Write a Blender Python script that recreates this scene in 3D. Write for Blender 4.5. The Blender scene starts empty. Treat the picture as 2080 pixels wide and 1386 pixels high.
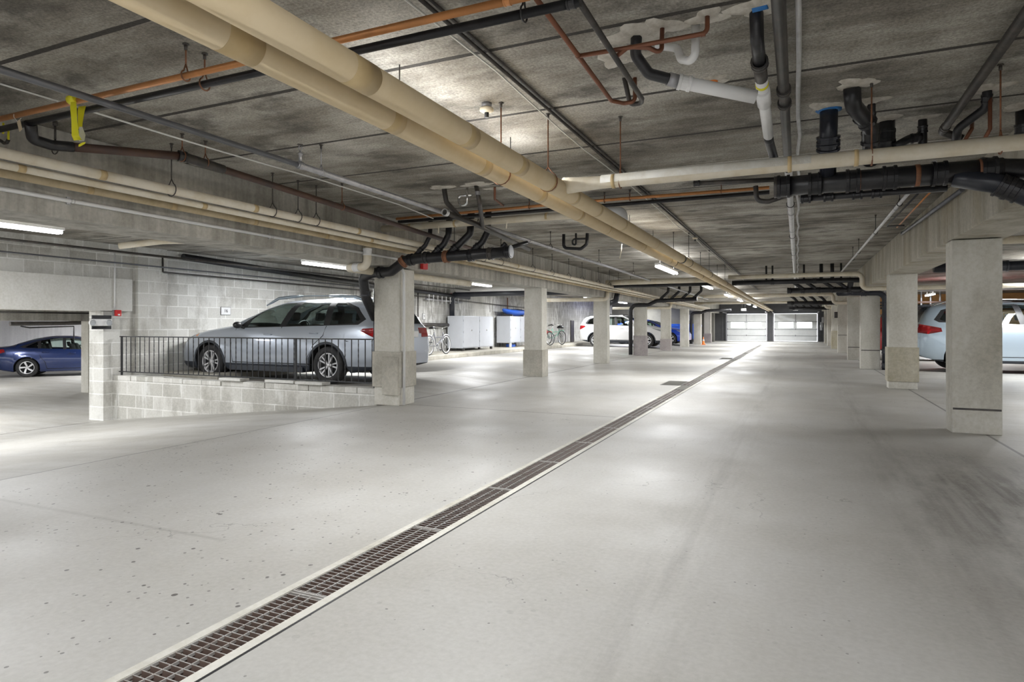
import bpy, bmesh, math, random
from mathutils import Vector, Matrix
from mathutils.bvhtree import BVHTree
random.seed(7)
C = bpy.context.scene.collection
PI = math.pi
sc = bpy.context.scene
sc.view_settings.view_transform = 'Standard'
sc.view_settings.look = 'None'
sc.view_settings.exposure = 0.27
sc.view_settings.gamma = 1.03

# ------------------------------------------------------------------ camera
cam_d = bpy.data.cameras.new('camera'); cam = bpy.data.objects.new('camera', cam_d); C.objects.link(cam)
cam_d.sensor_width = 36; cam_d.lens = 36*1283/2080.0; cam_d.shift_y = -33/2080.0; cam_d.clip_start = .05; cam_d.clip_end = 200
cam.location = (0, 0, 1.2); cam.rotation_euler = (PI/2, 0, math.atan(580/1283.0)); sc.camera = cam

# ------------------------------------------------------------------ materials
class NT:
    def __init__(s, name):
        s.m = bpy.data.materials.new(name); s.m.use_nodes = True; s.t = s.m.node_tree; s.t.nodes.clear()
        s.out = s.n('ShaderNodeOutputMaterial')
        s.b = s.n('ShaderNodeBsdfPrincipled'); s.l(s.b.outputs[0], s.out.inputs[0])
    def n(s, ty, **kw):
        nd = s.t.nodes.new(ty)
        for k, v in kw.items(): setattr(nd, k, v)
        return nd
    def l(s, a, b): s.t.links.new(a, b)
    def pos(s):
        g = s.n('ShaderNodeNewGeometry'); return g.outputs['Position']
    def obj(s):
        g = s.n('ShaderNodeTexCoord'); return g.outputs['Object']
    def mapv(s, v, scale=(1,1,1), loc=(0,0,0), rot=(0,0,0)):
        m = s.n('ShaderNodeMapping'); m.inputs['Scale'].default_value = scale; m.inputs['Location'].default_value = loc
        m.inputs['Rotation'].default_value = rot; s.l(v, m.inputs[0]); return m.outputs[0]
    def noise(s, v, scale, detail=4, rough=.6):
        n = s.n('ShaderNodeTexNoise'); n.inputs['Scale'].default_value = scale; n.inputs['Detail'].default_value = detail
        n.inputs['Roughness'].default_value = rough; s.l(v, n.inputs['Vector']); return n.outputs[0]
    def vor(s, v, scale, feature='F1'):
        n = s.n('ShaderNodeTexVoronoi'); n.inputs['Scale'].default_value = scale; n.feature = feature
        s.l(v, n.inputs['Vector']); return n.outputs['Distance']
    def ramp(s, f, stops, interp='LINEAR'):
        r = s.n('ShaderNodeValToRGB'); cr = r.color_ramp; cr.interpolation = interp
        while len(cr.elements) < len(stops): cr.elements.new(.5)
        for e, (p, c) in zip(cr.elements, stops):
            e.position = p; e.color = (c[0], c[1], c[2], 1) if hasattr(c, '__len__') else (c, c, c, 1)
        s.l(f, r.inputs[0]); return r.outputs[0]
    def math(s, op, a, b=None, c=None, clamp=False):
        m = s.n('ShaderNodeMath', operation=op); m.use_clamp = clamp
        for i, v in enumerate((a, b, c)):
            if v is None: continue
            if isinstance(v, (int, float)): m.inputs[i].default_value = v
            else: s.l(v, m.inputs[i])
        return m.outputs[0]
    def mix(s, f, a, b, mode='MIX'):
        m = s.n('ShaderNodeMix', data_type='RGBA', blend_type=mode)
        for i, v in ((0, f), (6, a), (7, b)):
            if isinstance(v, (int, float)): m.inputs[i].default_value = v if i == 0 else (v, v, v, 1)
            elif isinstance(v, tuple): m.inputs[i].default_value = (v[0], v[1], v[2], 1)
            else: s.l(v, m.inputs[i])
        return m.outputs[2]
    def sep(s, v):
        x = s.n('ShaderNodeSeparateXYZ'); s.l(v, x.inputs[0]); return x.outputs
    def comb(s, x, y, z):
        c = s.n('ShaderNodeCombineXYZ')
        for i, v in enumerate((x, y, z)):
            if isinstance(v, (int, float)): c.inputs[i].default_value = v
            else: s.l(v, c.inputs[i])
        return c.outputs[0]
    def bump(s, h, strength=.3, dist=.02):
        b = s.n('ShaderNodeBump'); b.inputs['Strength'].default_value = strength; b.inputs['Distance'].default_value = dist
        s.l(h, b.inputs['Height']); s.l(b.outputs[0], s.b.inputs['Normal'])
    def done(s, col=None, rough=.8, metal=0, **kw):
        if col is not None:
            if isinstance(col, tuple): s.b.inputs['Base Color'].default_value = (col[0], col[1], col[2], 1)
            else: s.l(col, s.b.inputs['Base Color'])
        if isinstance(rough, (int, float)): s.b.inputs['Roughness'].default_value = rough
        else: s.l(rough, s.b.inputs['Roughness'])
        s.b.inputs['Metallic'].default_value = metal
        for k, v in kw.items(): s.b.inputs[k.replace('_', ' ')].default_value = v
        return s.m
M = {}
def band(t, v, c, w, soft=.4):
    """1 inside |v-c|<w"""
    d = t.math('ABSOLUTE', t.math('SUBTRACT', v, c))
    return t.math('SUBTRACT', 1.0, t.math('SMOOTH_MIN', 1.0, t.math('DIVIDE', d, w), soft), clamp=True)
def line(t, v, c, w):
    d = t.math('ABSOLUTE', t.math('SUBTRACT', v, c)); return t.math('LESS_THAN', d, w)
def gt(t, v, c): return t.math('GREATER_THAN', v, c)
def lt(t, v, c): return t.math('LESS_THAN', v, c)
def AND(t, *a):
    r = a[0]
    for x in a[1:]: r = t.math('MULTIPLY', r, x)
    return r

def m_floor():
    t = NT('floor concrete'); p = t.pos(); X, Y, Z = t.sep(p)
    n1 = t.noise(p, .55, 5, .55); n2 = t.noise(t.mapv(p, (1, .35, 1)), 2.2, 6, .65); n3 = t.noise(p, 38, 3, .6)
    col = t.ramp(n1, [(.3, (.355, .335, .295)), (.5, (.45, .437, .405)), (.72, (.52, .512, .49))])
    col = t.mix(.55, col, t.ramp(n2, [(.3, (.44, .425, .39)), (.6, (.63, .62, .60))]), 'MULTIPLY') if False else t.mix(t.ramp(n2, [(.38, .0), (.7, .45)]), col, (.375, .36, .325))
    # bays look dirtier and streaked across
    bay = t.math('ADD', lt(t, X, -5.6), gt(t, X, 1.9), clamp=True)
    ns = t.noise(t.mapv(p, (.35, 2.2, 1)), 1.6, 5, .6)
    col = t.mix(AND(t, bay, t.ramp(ns, [(.45, 0), (.62, .6)])), col, (.33, .31, .27))
    # wheel tracks and the damp dark patch at the right of the aisle
    pn = t.ramp(t.noise(t.mapv(p, (1.5, .6, 1), (8.2, 3.1, 0)), 1.5, 7, .66), [(.40, .12), (.56, 1)])
    px_ = t.math('SUBTRACT', 1.25, t.math('MULTIPLY', t.math('ABSOLUTE', t.math('SUBTRACT', X, 1.35)), 1.15), clamp=True)
    py_ = t.math('SUBTRACT', 1.5, t.math('MULTIPLY', t.math('ABSOLUTE', t.math('SUBTRACT', Y, 4.9)), .55), clamp=True)
    patch = AND(t, pn, px_, py_)
    streak = t.ramp(t.noise(t.mapv(p, (7, .35, 1)), 2.0, 4, .6), [(.4, .55), (.6, 1)])
    col = t.mix(t.math('MULTIPLY', AND(t, patch, streak), .85), col, (.10, .085, .065))
    tr = None
    for cx, w in ((-.55, .3), (.75, .28)):
        b = t.math('SUBTRACT', 1, t.math('DIVIDE', t.math('ABSOLUTE', t.math('SUBTRACT', X, cx)), w), clamp=True)
        tr = b if tr is None else t.math('ADD', tr, b)
    nt = t.ramp(t.noise(t.mapv(p, (3.5, .3, 1)), 2.2, 5, .65), [(.42, 0), (.66, 1)])
    col = t.mix(t.math('MULTIPLY', AND(t, tr, nt), .5), col, (.22, .205, .18))
    # a few broad smudges scattered over the far aisle
    far = AND(t, t.ramp(t.noise(t.mapv(p, (.5, .28, 1), (1, 5, 0)), 1.0, 4, .6), [(.5, 0), (.66, .5)]), gt(t, Y, 9))
    col = t.mix(far, col, (.34, .32, .28))
    # pits: small dark pock marks, mostly left of the drain
    v = t.vor(t.mapv(p, (1, 1, 0)), 11); vn = t.noise(p, .9, 3)
    pit = AND(t, t.math('LESS_THAN', v, t.math('MULTIPLY', t.ramp(t.noise(p, 6, 2), [(.40, 0), (.72, 1)]), .20)), t.ramp(vn, [(.34, 0), (.46, 1)]),
              t.math('SUBTRACT', 1, t.math('MULTIPLY', gt(t, X, -1.8), .86)), lt(t, Y, 7.5), gt(t, X, -5.7))
    v2 = t.vor(t.mapv(p, (1, 1, 0), (.3, .7, 0)), 17)
    pit2 = AND(t, t.math('LESS_THAN', v2, .13), t.ramp(t.noise(p, 1.7, 3), [(.47, 0), (.53, 1)]), lt(t, X, -1.9), lt(t, Y, 6.5), gt(t, X, -5.7))
    pits = t.math('MAXIMUM', pit, t.math('MULTIPLY', pit2, .8))
    # hairline cracks
    ce = t.n('ShaderNodeTexVoronoi'); ce.feature = 'DISTANCE_TO_EDGE'; ce.inputs['Scale'].default_value = .55
    wob = t.n('ShaderNodeVectorMath', operation='ADD'); t.l(p, wob.inputs[0])
    nv = t.n('ShaderNodeTexNoise'); nv.inputs['Scale'].default_value = 2.5; nv.inputs['Detail'].default_value = 6; t.l(p, nv.inputs['Vector']); t.l(nv.outputs[1], wob.inputs[1])
    t.l(wob.outputs[0], ce.inputs['Vector'])
    crack = AND(t, t.math('LESS_THAN', ce.outputs['Distance'], .0022), t.ramp(t.noise(p, .8, 2), [(.5, 0), (.56, 1)]))
    # saw-cut control joints
    j = AND(t, line(t, Y, 8.02, .014), gt(t, X, -5.35), lt(t, X, -2.15))
    for q in (AND(t, line(t, X, 1.88, .016)), AND(t, line(t, X, -5.62, .018)),
              AND(t, line(t, Y, 16.6, .012)), AND(t, line(t, Y, 25, .015)),
              AND(t, line(t, Y, 6.9, .008), lt(t, X, 3.9), gt(t, X, 1.9)), AND(t, line(t, X, -12.05, .02), lt(t, Y, 7.8))):
        j = t.math('MAXIMUM', j, q)
    soft = AND(t, t.math('SUBTRACT', 1, t.math('DIVIDE', t.math('ABSOLUTE', t.math('SUBTRACT', Y, t.math('ADD', 2.6, t.math('MULTIPLY', X, .02)))), .03), clamp=True), lt(t, X, -2.9), gt(t, X, -5.62))
    col = t.mix(t.math('MULTIPLY', soft, .35), col, (.2, .185, .16))
    v3 = t.vor(t.mapv(p, (1, 1, 0), (.6, .2, 0)), 15); pit3 = AND(t, t.math('LESS_THAN', v3, .085), t.ramp(t.noise(p, 2.3, 3), [(.5, 0), (.55, .7)]), gt(t, X, -1.8), lt(t, Y, 9))
    pits = t.math('MAXIMUM', pits, pit3)
    dark = t.math('MAXIMUM', t.math('MAXIMUM', pits, t.math('MULTIPLY', j, .85)), t.math('MULTIPLY', crack, .45), clamp=True)
    col = t.mix(dark, col, (.075, .065, .055))
    col = t.mix(.10, col, t.ramp(n3, [(.3, .3), (.7, .9)]))
    h = t.math('SUBTRACT', t.math('MULTIPLY', n3, .25), dark)
    t.bump(h, .22, .006)
    return t.done(col, t.ramp(n1, [(.3, .62), (.7, .38)]), **{'Specular_IOR_Level': .42})

def m_ceiling():
    t = NT('ceiling planks'); p = t.pos(); X, Y, Z = t.sep(p)
    n1 = t.noise(p, .8, 7, .65); n2 = t.noise(t.mapv(p, (.35, 1.9, 1)), 2.0, 7, .65); n3 = t.noise(p, 60, 4, .75)
    a = t.math('ADD', t.math('MULTIPLY', n1, .62), t.math('MULTIPLY', n2, .38))
    col = t.ramp(a, [(.38, (.12, .105, .085)), (.46, (.225, .205, .172)), (.54, (.36, .338, .295)), (.66, (.54, .52, .47))])
    blot = t.ramp(t.noise(t.mapv(p, (1, 1.4, 1), (4, 2, 0)), 1.9, 5, .6), [(.53, 0), (.66, .75)])
    col = t.mix(blot, col, (.08, .073, .062))
    lite = t.ramp(t.noise(t.mapv(p, (1, 3, 1), (9, 2, 0)), 2.6, 7, .72), [(.6, 0), (.72, .4)])
    col = t.mix(lite, col, (.55, .54, .5))
    # plaster smears round the penetrations
    w = t.vor(t.mapv(p, (1, 1, 0), (0, 0, 0)), 1.0)
    yy = t.math('DIVIDE', t.math('SUBTRACT', Y, 2.16), 1.04)
    fr = t.math('ABSOLUTE', t.math('SUBTRACT', yy, t.math('ROUND', yy)))
    jn = t.math('LESS_THAN', fr, t.math('ADD', .011, t.math('MULTIPLY', t.noise(p, 3, 3), .014)))
    idx = t.math('ROUND', yy)
    wh = t.math('GREATER_THAN', t.math('FRACT', t.math('MULTIPLY', t.math('ADD', idx, .3), .3819)), .42)
    wh = t.math('MULTIPLY', wh, gt(t, Y, 4.8))
    jw = t.math('LESS_THAN', fr, .009)
    col = t.mix(t.math('MULTIPLY', jn, t.math('SUBTRACT', 1, wh)), col, (.045, .04, .035))
    col = t.mix(AND(t, jw, wh, t.ramp(t.noise(p, 4, 4), [(.35, .2), (.5, .9)])), col, (.66, .64, .6))
    col = t.mix(.32, col, t.ramp(n3, [(.38, .0), (.62, .85)]), 'OVERLAY')
    t.bump(t.math('SUBTRACT', n3, t.math('MULTIPLY', jn, 2.5)), .45, .008)
    return t.done(col, .9)

def m_concrete(name, lo, hi, streak=(1, 1, 1), sc_=1.5, stain=(.2, .19, .16), st=.5, rough=.85, fine=.13):
    t = NT(name); p = t.pos()
    n1 = t.noise(t.mapv(p, streak), sc_, 6, .62); n2 = t.noise(p, 26, 4, .65); n3 = t.noise(t.mapv(p, (1, 1, .6), (7, 3, 1)), 1.1, 5, .6)
    col = t.ramp(n1, [(.32, lo), (.66, hi)])
    col = t.mix(t.ramp(n3, [(.5, 0), (.72, st)]), col, stain)
    col = t.mix(fine, col, t.ramp(n2, [(.35, .15), (.62, .85)]), 'OVERLAY')
    t.bump(n2, .2, .006)
    return t.done(col, rough)

def m_block(name, axis, lo, hi, mort, wash=0.0):
    t = NT(name); p = t.pos(); X, Y, Z = t.sep(p)
    v = t.comb(Y if axis == 'x' else X, t.math('ADD', Z, .6), 0)
    b = t.n('ShaderNodeTexBrick'); b.offset = .5; b.inputs['Scale'].default_value = 1
    b.inputs['Brick Width'].default_value = .49; b.inputs['Row Height'].default_value = .243; b.inputs['Mortar Size'].default_value = .011
    b.inputs['Mortar Smooth'].default_value = .2; b.inputs['Bias'].default_value = 0
    b.inputs['Color1'].default_value = (*lo, 1); b.inputs['Color2'].default_value = (*hi, 1); b.inputs['Mortar'].default_value = (*mort, 1)
    t.l(v, b.inputs['Vector'])
    n1 = t.noise(p, 1.2, 5, .6); n2 = t.noise(p, 30, 4, .65)
    col = t.mix(t.ramp(n1, [(.38, 0), (.68, .45)]), b.outputs[0], lo)
    drip = t.ramp(t.noise(t.mapv(p, (3.2, 3.2, .55), (2, 4, 1)), 1.7, 6, .6), [(.58, 0), (.66, .7)])
    col = t.mix(drip, col, (.75, .75, .72))
    dk = t.ramp(t.noise(t.mapv(p, (1.3, 1.3, .8), (5, 5, 5)), 1.6, 6, .65), [(.5, 0), (.66, .6)])
    col = t.mix(dk, col, (.33, .315, .28))
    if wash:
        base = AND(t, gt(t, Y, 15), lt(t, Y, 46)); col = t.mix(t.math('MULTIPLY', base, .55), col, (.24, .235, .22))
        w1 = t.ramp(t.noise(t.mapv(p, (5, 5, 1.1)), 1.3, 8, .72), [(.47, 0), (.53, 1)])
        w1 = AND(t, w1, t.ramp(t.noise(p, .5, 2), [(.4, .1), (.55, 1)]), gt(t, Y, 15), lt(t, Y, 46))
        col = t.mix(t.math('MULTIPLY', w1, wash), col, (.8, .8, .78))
    col = t.mix(.13, col, t.ramp(n2, [(.35, .15), (.62, .85)]), 'OVERLAY')
    t.bump(t.math('ADD', t.math('MULTIPLY', n2, .3), t.math('SUBTRACT', 1, b.outputs['Fac'])), .35, .008)
    return t.done(col, .9)

def m_paint(name, col, rough=.5, metal=0, dirt=None, amt=.35, scale=6, streak=(1, 1, 1), coat=0, fine=0):
    t = NT(name); p = t.obj()
    c = col
    if dirt is not None:
        n = t.noise(t.mapv(p, streak), scale, 5, .65); c = t.mix(t.ramp(n, [(.42, 0), (.68, amt)]), col, dirt)
    if fine:
        n2 = t.noise(p, 45, 3, .6); t.bump(n2, fine, .004)
    return t.done(c, rough, metal, **{'Coat_Weight': coat, 'Coat_Roughness': .05})

M['floor'] = m_floor(); M['ceiling'] = m_ceiling()
M['col'] = m_concrete('column concrete', (.54, .52, .455), (.70, .68, .62), (1, 1, .45), 2.2, (.29, .265, .20), .55)
M['col2'] = m_concrete('column sleeve concrete', (.36, .34, .29), (.53, .505, .44), (1, 1, .7), 3, (.26, .235, .17), .6)
M['col4'] = m_concrete('yellowish sleeve concrete', (.40, .36, .26), (.54, .51, .42), (1, 1, .7), 3, (.28, .24, .14), .55)
M['col3'] = m_concrete('patched column concrete', (.34, .30, .295), (.46, .42, .41), (1, 1, 1), 3, (.28, .25, .24), .5)
M['beam'] = m_concrete('beam concrete', (.30, .285, .25), (.54, .525, .48), (2.6, 2.6, .22), 2.8, (.15, .14, .115), .5)
M['beamr'] = m_concrete('tan beam concrete', (.27, .24, .18), (.50, .475, .41), (1.2, 1.6, .3), 2.2, (.30, .23, .12), .55)
M['lintel'] = m_concrete('pale lintel concrete', (.55, .54, .50), (.66, .655, .625), (1, 1, .5), 1.5, (.5, .48, .42), .3)
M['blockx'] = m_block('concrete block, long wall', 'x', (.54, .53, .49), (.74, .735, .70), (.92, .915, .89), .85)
M['blocky'] = m_block('concrete block, cross wall', 'y', (.44, .43, .39), (.70, .69, .65), (.80, .79, .76))
M['lav'] = m_concrete('pale painted concrete', (.62, .62, .66), (.78, .78, .82), (3, 3, .2), 2, (.55, .55, .58), .3)
M['orange'] = m_concrete('orange painted wall', (.72, .36, .12), (.85, .47, .2), (1, 1, 1), 1.5, (.7, .4, .2), .3)
M['jacket'] = m_paint('tan pipe jacket', (.66, .535, .345), .42, dirt=(.50, .36, .17), amt=.35, scale=3.5)
M['jacket2'] = m_paint('tan jacket seam', (.56, .42, .22), .45, dirt=(.46, .33, .16), amt=.5, scale=9)
M['cream'] = m_paint('cream pipe jacket', (.76, .70, .58), .5, dirt=(.52, .41, .22), amt=.5, scale=4, streak=(1, 1, 1), fine=.15)
M['cream2'] = m_paint('old cream pipe jacket', (.58, .47, .30), .55, dirt=(.34, .25, .12), amt=.7, scale=5)
M['wrap'] = m_paint('crinkled white pipe wrap', (.78, .76, .70), .5, dirt=(.45, .38, .25), amt=.45, scale=7, fine=.8)
M['iron'] = m_paint('black cast iron', (.010, .0105, .013), .36, .0, dirt=(.035, .032, .035), amt=.5, scale=9, fine=.2)
M['iron2'] = m_paint('dark grey iron', (.05, .047, .045), .42, .3, dirt=(.12, .10, .085), amt=.6, scale=8)
M['iron3'] = m_paint('blue black plastic', (.016, .019, .028), .3, dirt=(.04, .04, .05), amt=.4, scale=6)
M['rust'] = m_paint('rusty steel', (.19, .085, .045), .7, .1, dirt=(.33, .13, .06), amt=.8, scale=18)
M['brown'] = m_paint('brown iron pipe', (.10, .055, .04), .5, .2, dirt=(.05, .04, .04), amt=.8, scale=3)
M['copper'] = m_paint('copper', (.62, .27, .10), .38, .55, dirt=(.33, .16, .07), amt=.6, scale=5)
M['copperd'] = m_paint('tarnished copper', (.22, .085, .045), .45, .45, dirt=(.12, .055, .04), amt=.6, scale=8)
M['steel'] = m_paint('galvanised steel', (.42, .42, .44), .4, .6, dirt=(.22, .22, .23), amt=.6, scale=8)
M['steeld'] = m_paint('grey steel pipe', (.16, .165, .185), .38, .5, dirt=(.10, .10, .105), amt=.6, scale=4)
M['silver'] = m_paint('bright silver pipe', (.66, .66, .67), .35, .5, dirt=(.4, .39, .38), amt=.5, scale=9)
M['pvc'] = m_paint('white plastic pipe', (.80, .80, .80), .35, dirt=(.6, .59, .56), amt=.3, scale=5)
M['white'] = m_paint('white enamel', (.8, .8, .8), .4)
M['cable'] = m_paint('white cable', (.72, .71, .67), .5)
M['black'] = m_paint('black paint', (.018, .018, .02), .4)
M['rubber'] = m_paint('tyre rubber', (.022, .022, .024), .75, dirt=(.07, .065, .06), amt=.5, scale=6)
M['plastic'] = m_paint('dark body cladding', (.03, .036, .048), .5)
M['under'] = m_paint('black underside', (.008, .008, .009), .9)
M['alloy'] = m_paint('alloy wheel', (.78, .78, .80), .3, .35)
M['chrome'] = m_paint('chrome', (.75, .75, .76), .15, 1)
M['seat'] = m_paint('dark seat cloth', (.02, .02, .022), .8)
M['red'] = m_paint('red enamel', (.62, .02, .02), .4)
M['grate'] = m_paint('galvanised grating', (.52, .51, .49), .5, .3, dirt=(.25, .19, .15), amt=.6, scale=14)
M['crossbar'] = m_paint('rust brown grating bar', (.16, .11, .09), .7, .1, dirt=(.08, .055, .045), amt=.6, scale=10)
M['trench'] = m_paint('rusty brown trench', (.07, .05, .04), .85, dirt=(.10, .075, .06), amt=.7, scale=7)
M['tape'] = m_paint('yellow caution tape', (.86, .80, .02), .45)
M['tapew'] = m_paint('pale tape back', (.85, .86, .8), .45)
M['tagp'] = m_paint('manila tag', (.62, .50, .34), .7)
M['plaster'] = m_paint('white patching plaster', (.62, .59, .53), .9, dirt=(.3, .26, .2), amt=.8, scale=9, fine=.8)
M['bluegasket'] = m_paint('blue foam gasket', (.02, .16, .45), .6)
M['foam'] = m_paint('orange foam', (.85, .25, .05), .8)
M['cab'] = m_paint('pale grey steel cabinet', (.62, .645, .70), .35, .1, dirt=(.52, .54, .58), amt=.3, scale=3)
M['kayak'] = m_paint('blue kayak plastic', (.02, .12, .62), .3)
M['mint'] = m_paint('mint green frame', (.35, .68, .55), .3)
M['bikew'] = m_paint('white bicycle paint', (.72, .72, .76), .3)
M['door'] = m_paint('white door panel', (.90, .92, .92), .4, dirt=(.58, .62, .62), amt=.4, scale=1.2)
M['doorgrey'] = m_paint('dark door surround', (.085, .085, .09), .7, dirt=(.12, .12, .12), amt=.5, scale=3)
M['conegrey'] = m_paint('old dark concrete', (.16, .155, .135), .9, dirt=(.1, .1, .085), amt=.5, scale=3)
M['orangep'] = m_paint('safety orange', (.85, .22, .03), .5)
def m_emit(name, col, s):
    t = NT(name); t.b.inputs['Emission Color'].default_value = (*col, 1); t.b.inputs['Emission Strength'].default_value = s
    return t.done(col, .5)
M['tube'] = m_emit('lit fluorescent tube', (.97, .98, 1.0), 9)
M['pane'] = m_emit('daylit frosted pane', (.93, 1, .97), 3)
def m_glass(name, tint, a):
    t = NT(name); g = t.n('ShaderNodeBsdfTransparent'); g.inputs[0].default_value = (*tint, 1)
    s = t.n('ShaderNodeBsdfGlossy'); s.inputs[0].default_value = (.8, .85, .85, 1); s.inputs[1].default_value = .03
    fr = t.n('ShaderNodeFresnel'); fr.inputs[0].default_value = 1.5
    m = t.n('ShaderNodeMixShader'); t.l(t.math('ADD', t.math('MULTIPLY', fr.outputs[0], .8), a, clamp=True), m.inputs[0]); t.l(g.outputs[0], m.inputs[1]); t.l(s.outputs[0], m.inputs[2])
    t.l(m.outputs[0], t.out.inputs[0]); return t.m
M['glass'] = m_glass('green tinted car glass', (.80, .90, .85), .02)
M['glassd'] = m_glass('privacy car glass', (.16, .19, .19), .03)
M['glassb'] = m_paint('black car glass', (.008, .010, .012), .06, coat=1)
M['taillight'] = m_paint('red tail lamp', (.55, .01, .015), .12, coat=1)
M['amber'] = m_paint('amber lamp', (.8, .25, .03), .15, coat=1)
M['headlight'] = m_paint('clear head lamp', (.62, .64, .66), .1, .3, coat=1)
def m_car(name, col, metal=.5, rough=.33):
    t = NT(name); p = t.obj(); X, Y, Z = t.sep(p)
    n = t.noise(p, 500, 1); c = t.mix(t.ramp(n, [(.4, 0), (.7, .12)]), col, tuple(min(1, q*2.2+.01) for q in col))
    return t.done(c, rough, metal, **{'Coat_Weight': 1, 'Coat_Roughness': .04})
M['car_silver'] = m_car('silver blue car paint', (.47, .52, .60)); M['car_white'] = m_car('white car paint', (.82, .82, .83), 0)
M['car_navy'] = m_car('navy car paint', (.006, .022, .11), .35, .25); M['car_blue'] = m_car('bright blue car paint', (.01, .06, .55), .3, .3)
M['car_grey'] = m_car('pale blue grey car paint', (.36, .44, .53)); M['car_red'] = m_car('red car paint', (.5, .01, .015), .1)
M['car_ice'] = m_car('ice blue car paint', (.45, .56, .66))

# ------------------------------------------------------------------ object helpers
def link(o, parent=None):
    C.objects.link(o)
    if parent is not None: o.parent = parent
    return o
def tag(o, label=None, cat=None, group=None, kind=None):
    if label: o['label'] = label
    if cat: o['category'] = cat
    if group: o['group'] = group
    if kind: o['kind'] = kind
    return o
def thing(name, label, cat, loc=(0, 0, 0), rz=0, group=None):
    o = bpy.data.objects.new(name, None); o.empty_display_size = .1; C.objects.link(o)
    o.location = loc; o.rotation_euler = (0, 0, rz); return tag(o, label, cat, group)
def obj(name, bm, mats, parent=None, smooth=False, rel=None):
    """link bm as one mesh; if rel given, geometry (in world) is moved so its origin sits at rel"""
    me = bpy.data.meshes.new(name)
    if rel is not None: bmesh.ops.translate(bm, verts=bm.verts, vec=-Vector(rel))
    bm.normal_update(); bm.to_mesh(me); bm.free()
    for m in (mats if isinstance(mats, (list, tuple)) else [mats]): me.materials.append(M[m] if isinstance(m, str) else m)
    if smooth:
        for f in me.polygons: f.use_smooth = True
    o = bpy.data.objects.new(name, me)
    link(o, parent)
    if rel is not None and parent is None: o.location = rel
    return o
def autosmooth(o, ang=35):
    me = o.data
    for f in me.polygons: f.use_smooth = True
    bm = bmesh.new(); bm.from_mesh(me)
    for e in bm.edges:
        if len(e.link_faces) != 2 or e.calc_face_angle(0) > math.radians(ang): e.smooth = False
    bm.to_mesh(me); bm.free(); return o
def new(): return bmesh.new()
def box(bm, lo, hi, mat=0, bev=0):
    r = bmesh.ops.create_cube(bm, size=1)
    vs = r['verts']
    for v in vs: v.co = Vector([(lo[i]+hi[i])/2 + v.co[i]*(hi[i]-lo[i]) for i in range(3)])
    fs = set(f for v in vs for f in v.link_faces)
    for f in fs: f.material_index = mat
    if bev:
        es = list(set(e for v in vs for e in v.link_edges))
        bmesh.ops.bevel(bm, geom=es, offset=bev, segments=2, affect='EDGES', profile=.6)
    return bm
def obox(bm, c, half, ax, mat=0):
    """oriented box; ax = 3 unit vectors"""
    vs = []
    for sx in (-1, 1):
        for sy in (-1, 1):
            for sz in (-1, 1): vs.append(bm.verts.new(Vector(c) + ax[0]*half[0]*sx + ax[1]*half[1]*sy + ax[2]*half[2]*sz))
    for q in ((0,1,3,2), (4,6,7,5), (0,4,5,1), (2,3,7,6), (0,2,6,4), (1,5,7,3)):
        f = bm.faces.new([vs[i] for i in q]); f.material_index = mat
    return bm
def ring_frame(d):
    d = d.normalized(); a = Vector((0, 0, 1)) if abs(d.z) < .9 else Vector((1, 0, 0))
    u = d.cross(a).normalized(); return u, d.cross(u).normalized()
def fillet(pts, R, seg=6):
    pts = [Vector(p) for p in pts]
    if len(pts) < 3 or R <= 0: return pts
    out = [pts[0]]
    for i in range(1, len(pts)-1):
        a, b, c = pts[i-1], pts[i], pts[i+1]; d1 = (a-b); d2 = (c-b)
        l1, l2 = d1.length, d2.length
        if l1 < 1e-5 or l2 < 1e-5: continue
        d1.normalize(); d2.normalize(); ang = d1.angle(d2)
        if ang > PI-.05: out.append(b); continue
        t = min(R/math.tan(ang/2), l1*.48, l2*.48); r = t*math.tan(ang/2)
        p1 = b+d1*t; p2 = b+d2*t; cen = b+(d1+d2).normalized()*(r/math.sin(ang/2))
        v1 = p1-cen; v2 = p2-cen; tot = v1.angle(v2); ax = v1.cross(v2)
        if ax.length < 1e-9: out.append(b); continue
        for k in range(seg+1): out.append(cen + Matrix.Rotation(tot*k/seg, 3, ax) @ v1)
    out.append(pts[-1]); return out
def tube(bm, pts, r, seg=12, R=0, mat=0, caps=True):
    pts = fillet(pts, R); n = len(pts); rings = []
    rr = r if hasattr(r, '__len__') else [r]*n
    u = None
    for i, p in enumerate(pts):
        d = (pts[min(i+1, n-1)] - pts[max(i-1, 0)]).normalized()
        if u is None: u, v = ring_frame(d)
        else:
            u = (u - d*u.dot(d)).normalized(); v = d.cross(u).normalized()
        rings.append([bm.verts.new(p + u*math.cos(2*PI*k/seg)*rr[i] + v*math.sin(2*PI*k/seg)*rr[i]) for k in range(seg)])
    for a, b in zip(rings, rings[1:]):
        for k in range(seg):
            f = bm.faces.new((a[k], a[(k+1) % seg], b[(k+1) % seg], b[k])); f.material_index = mat; f.smooth = True
    if caps:
        f = bm.faces.new(rings[0][::-1]); f.material_index = mat; f = bm.faces.new(rings[-1]); f.material_index = mat
    return bm
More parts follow.
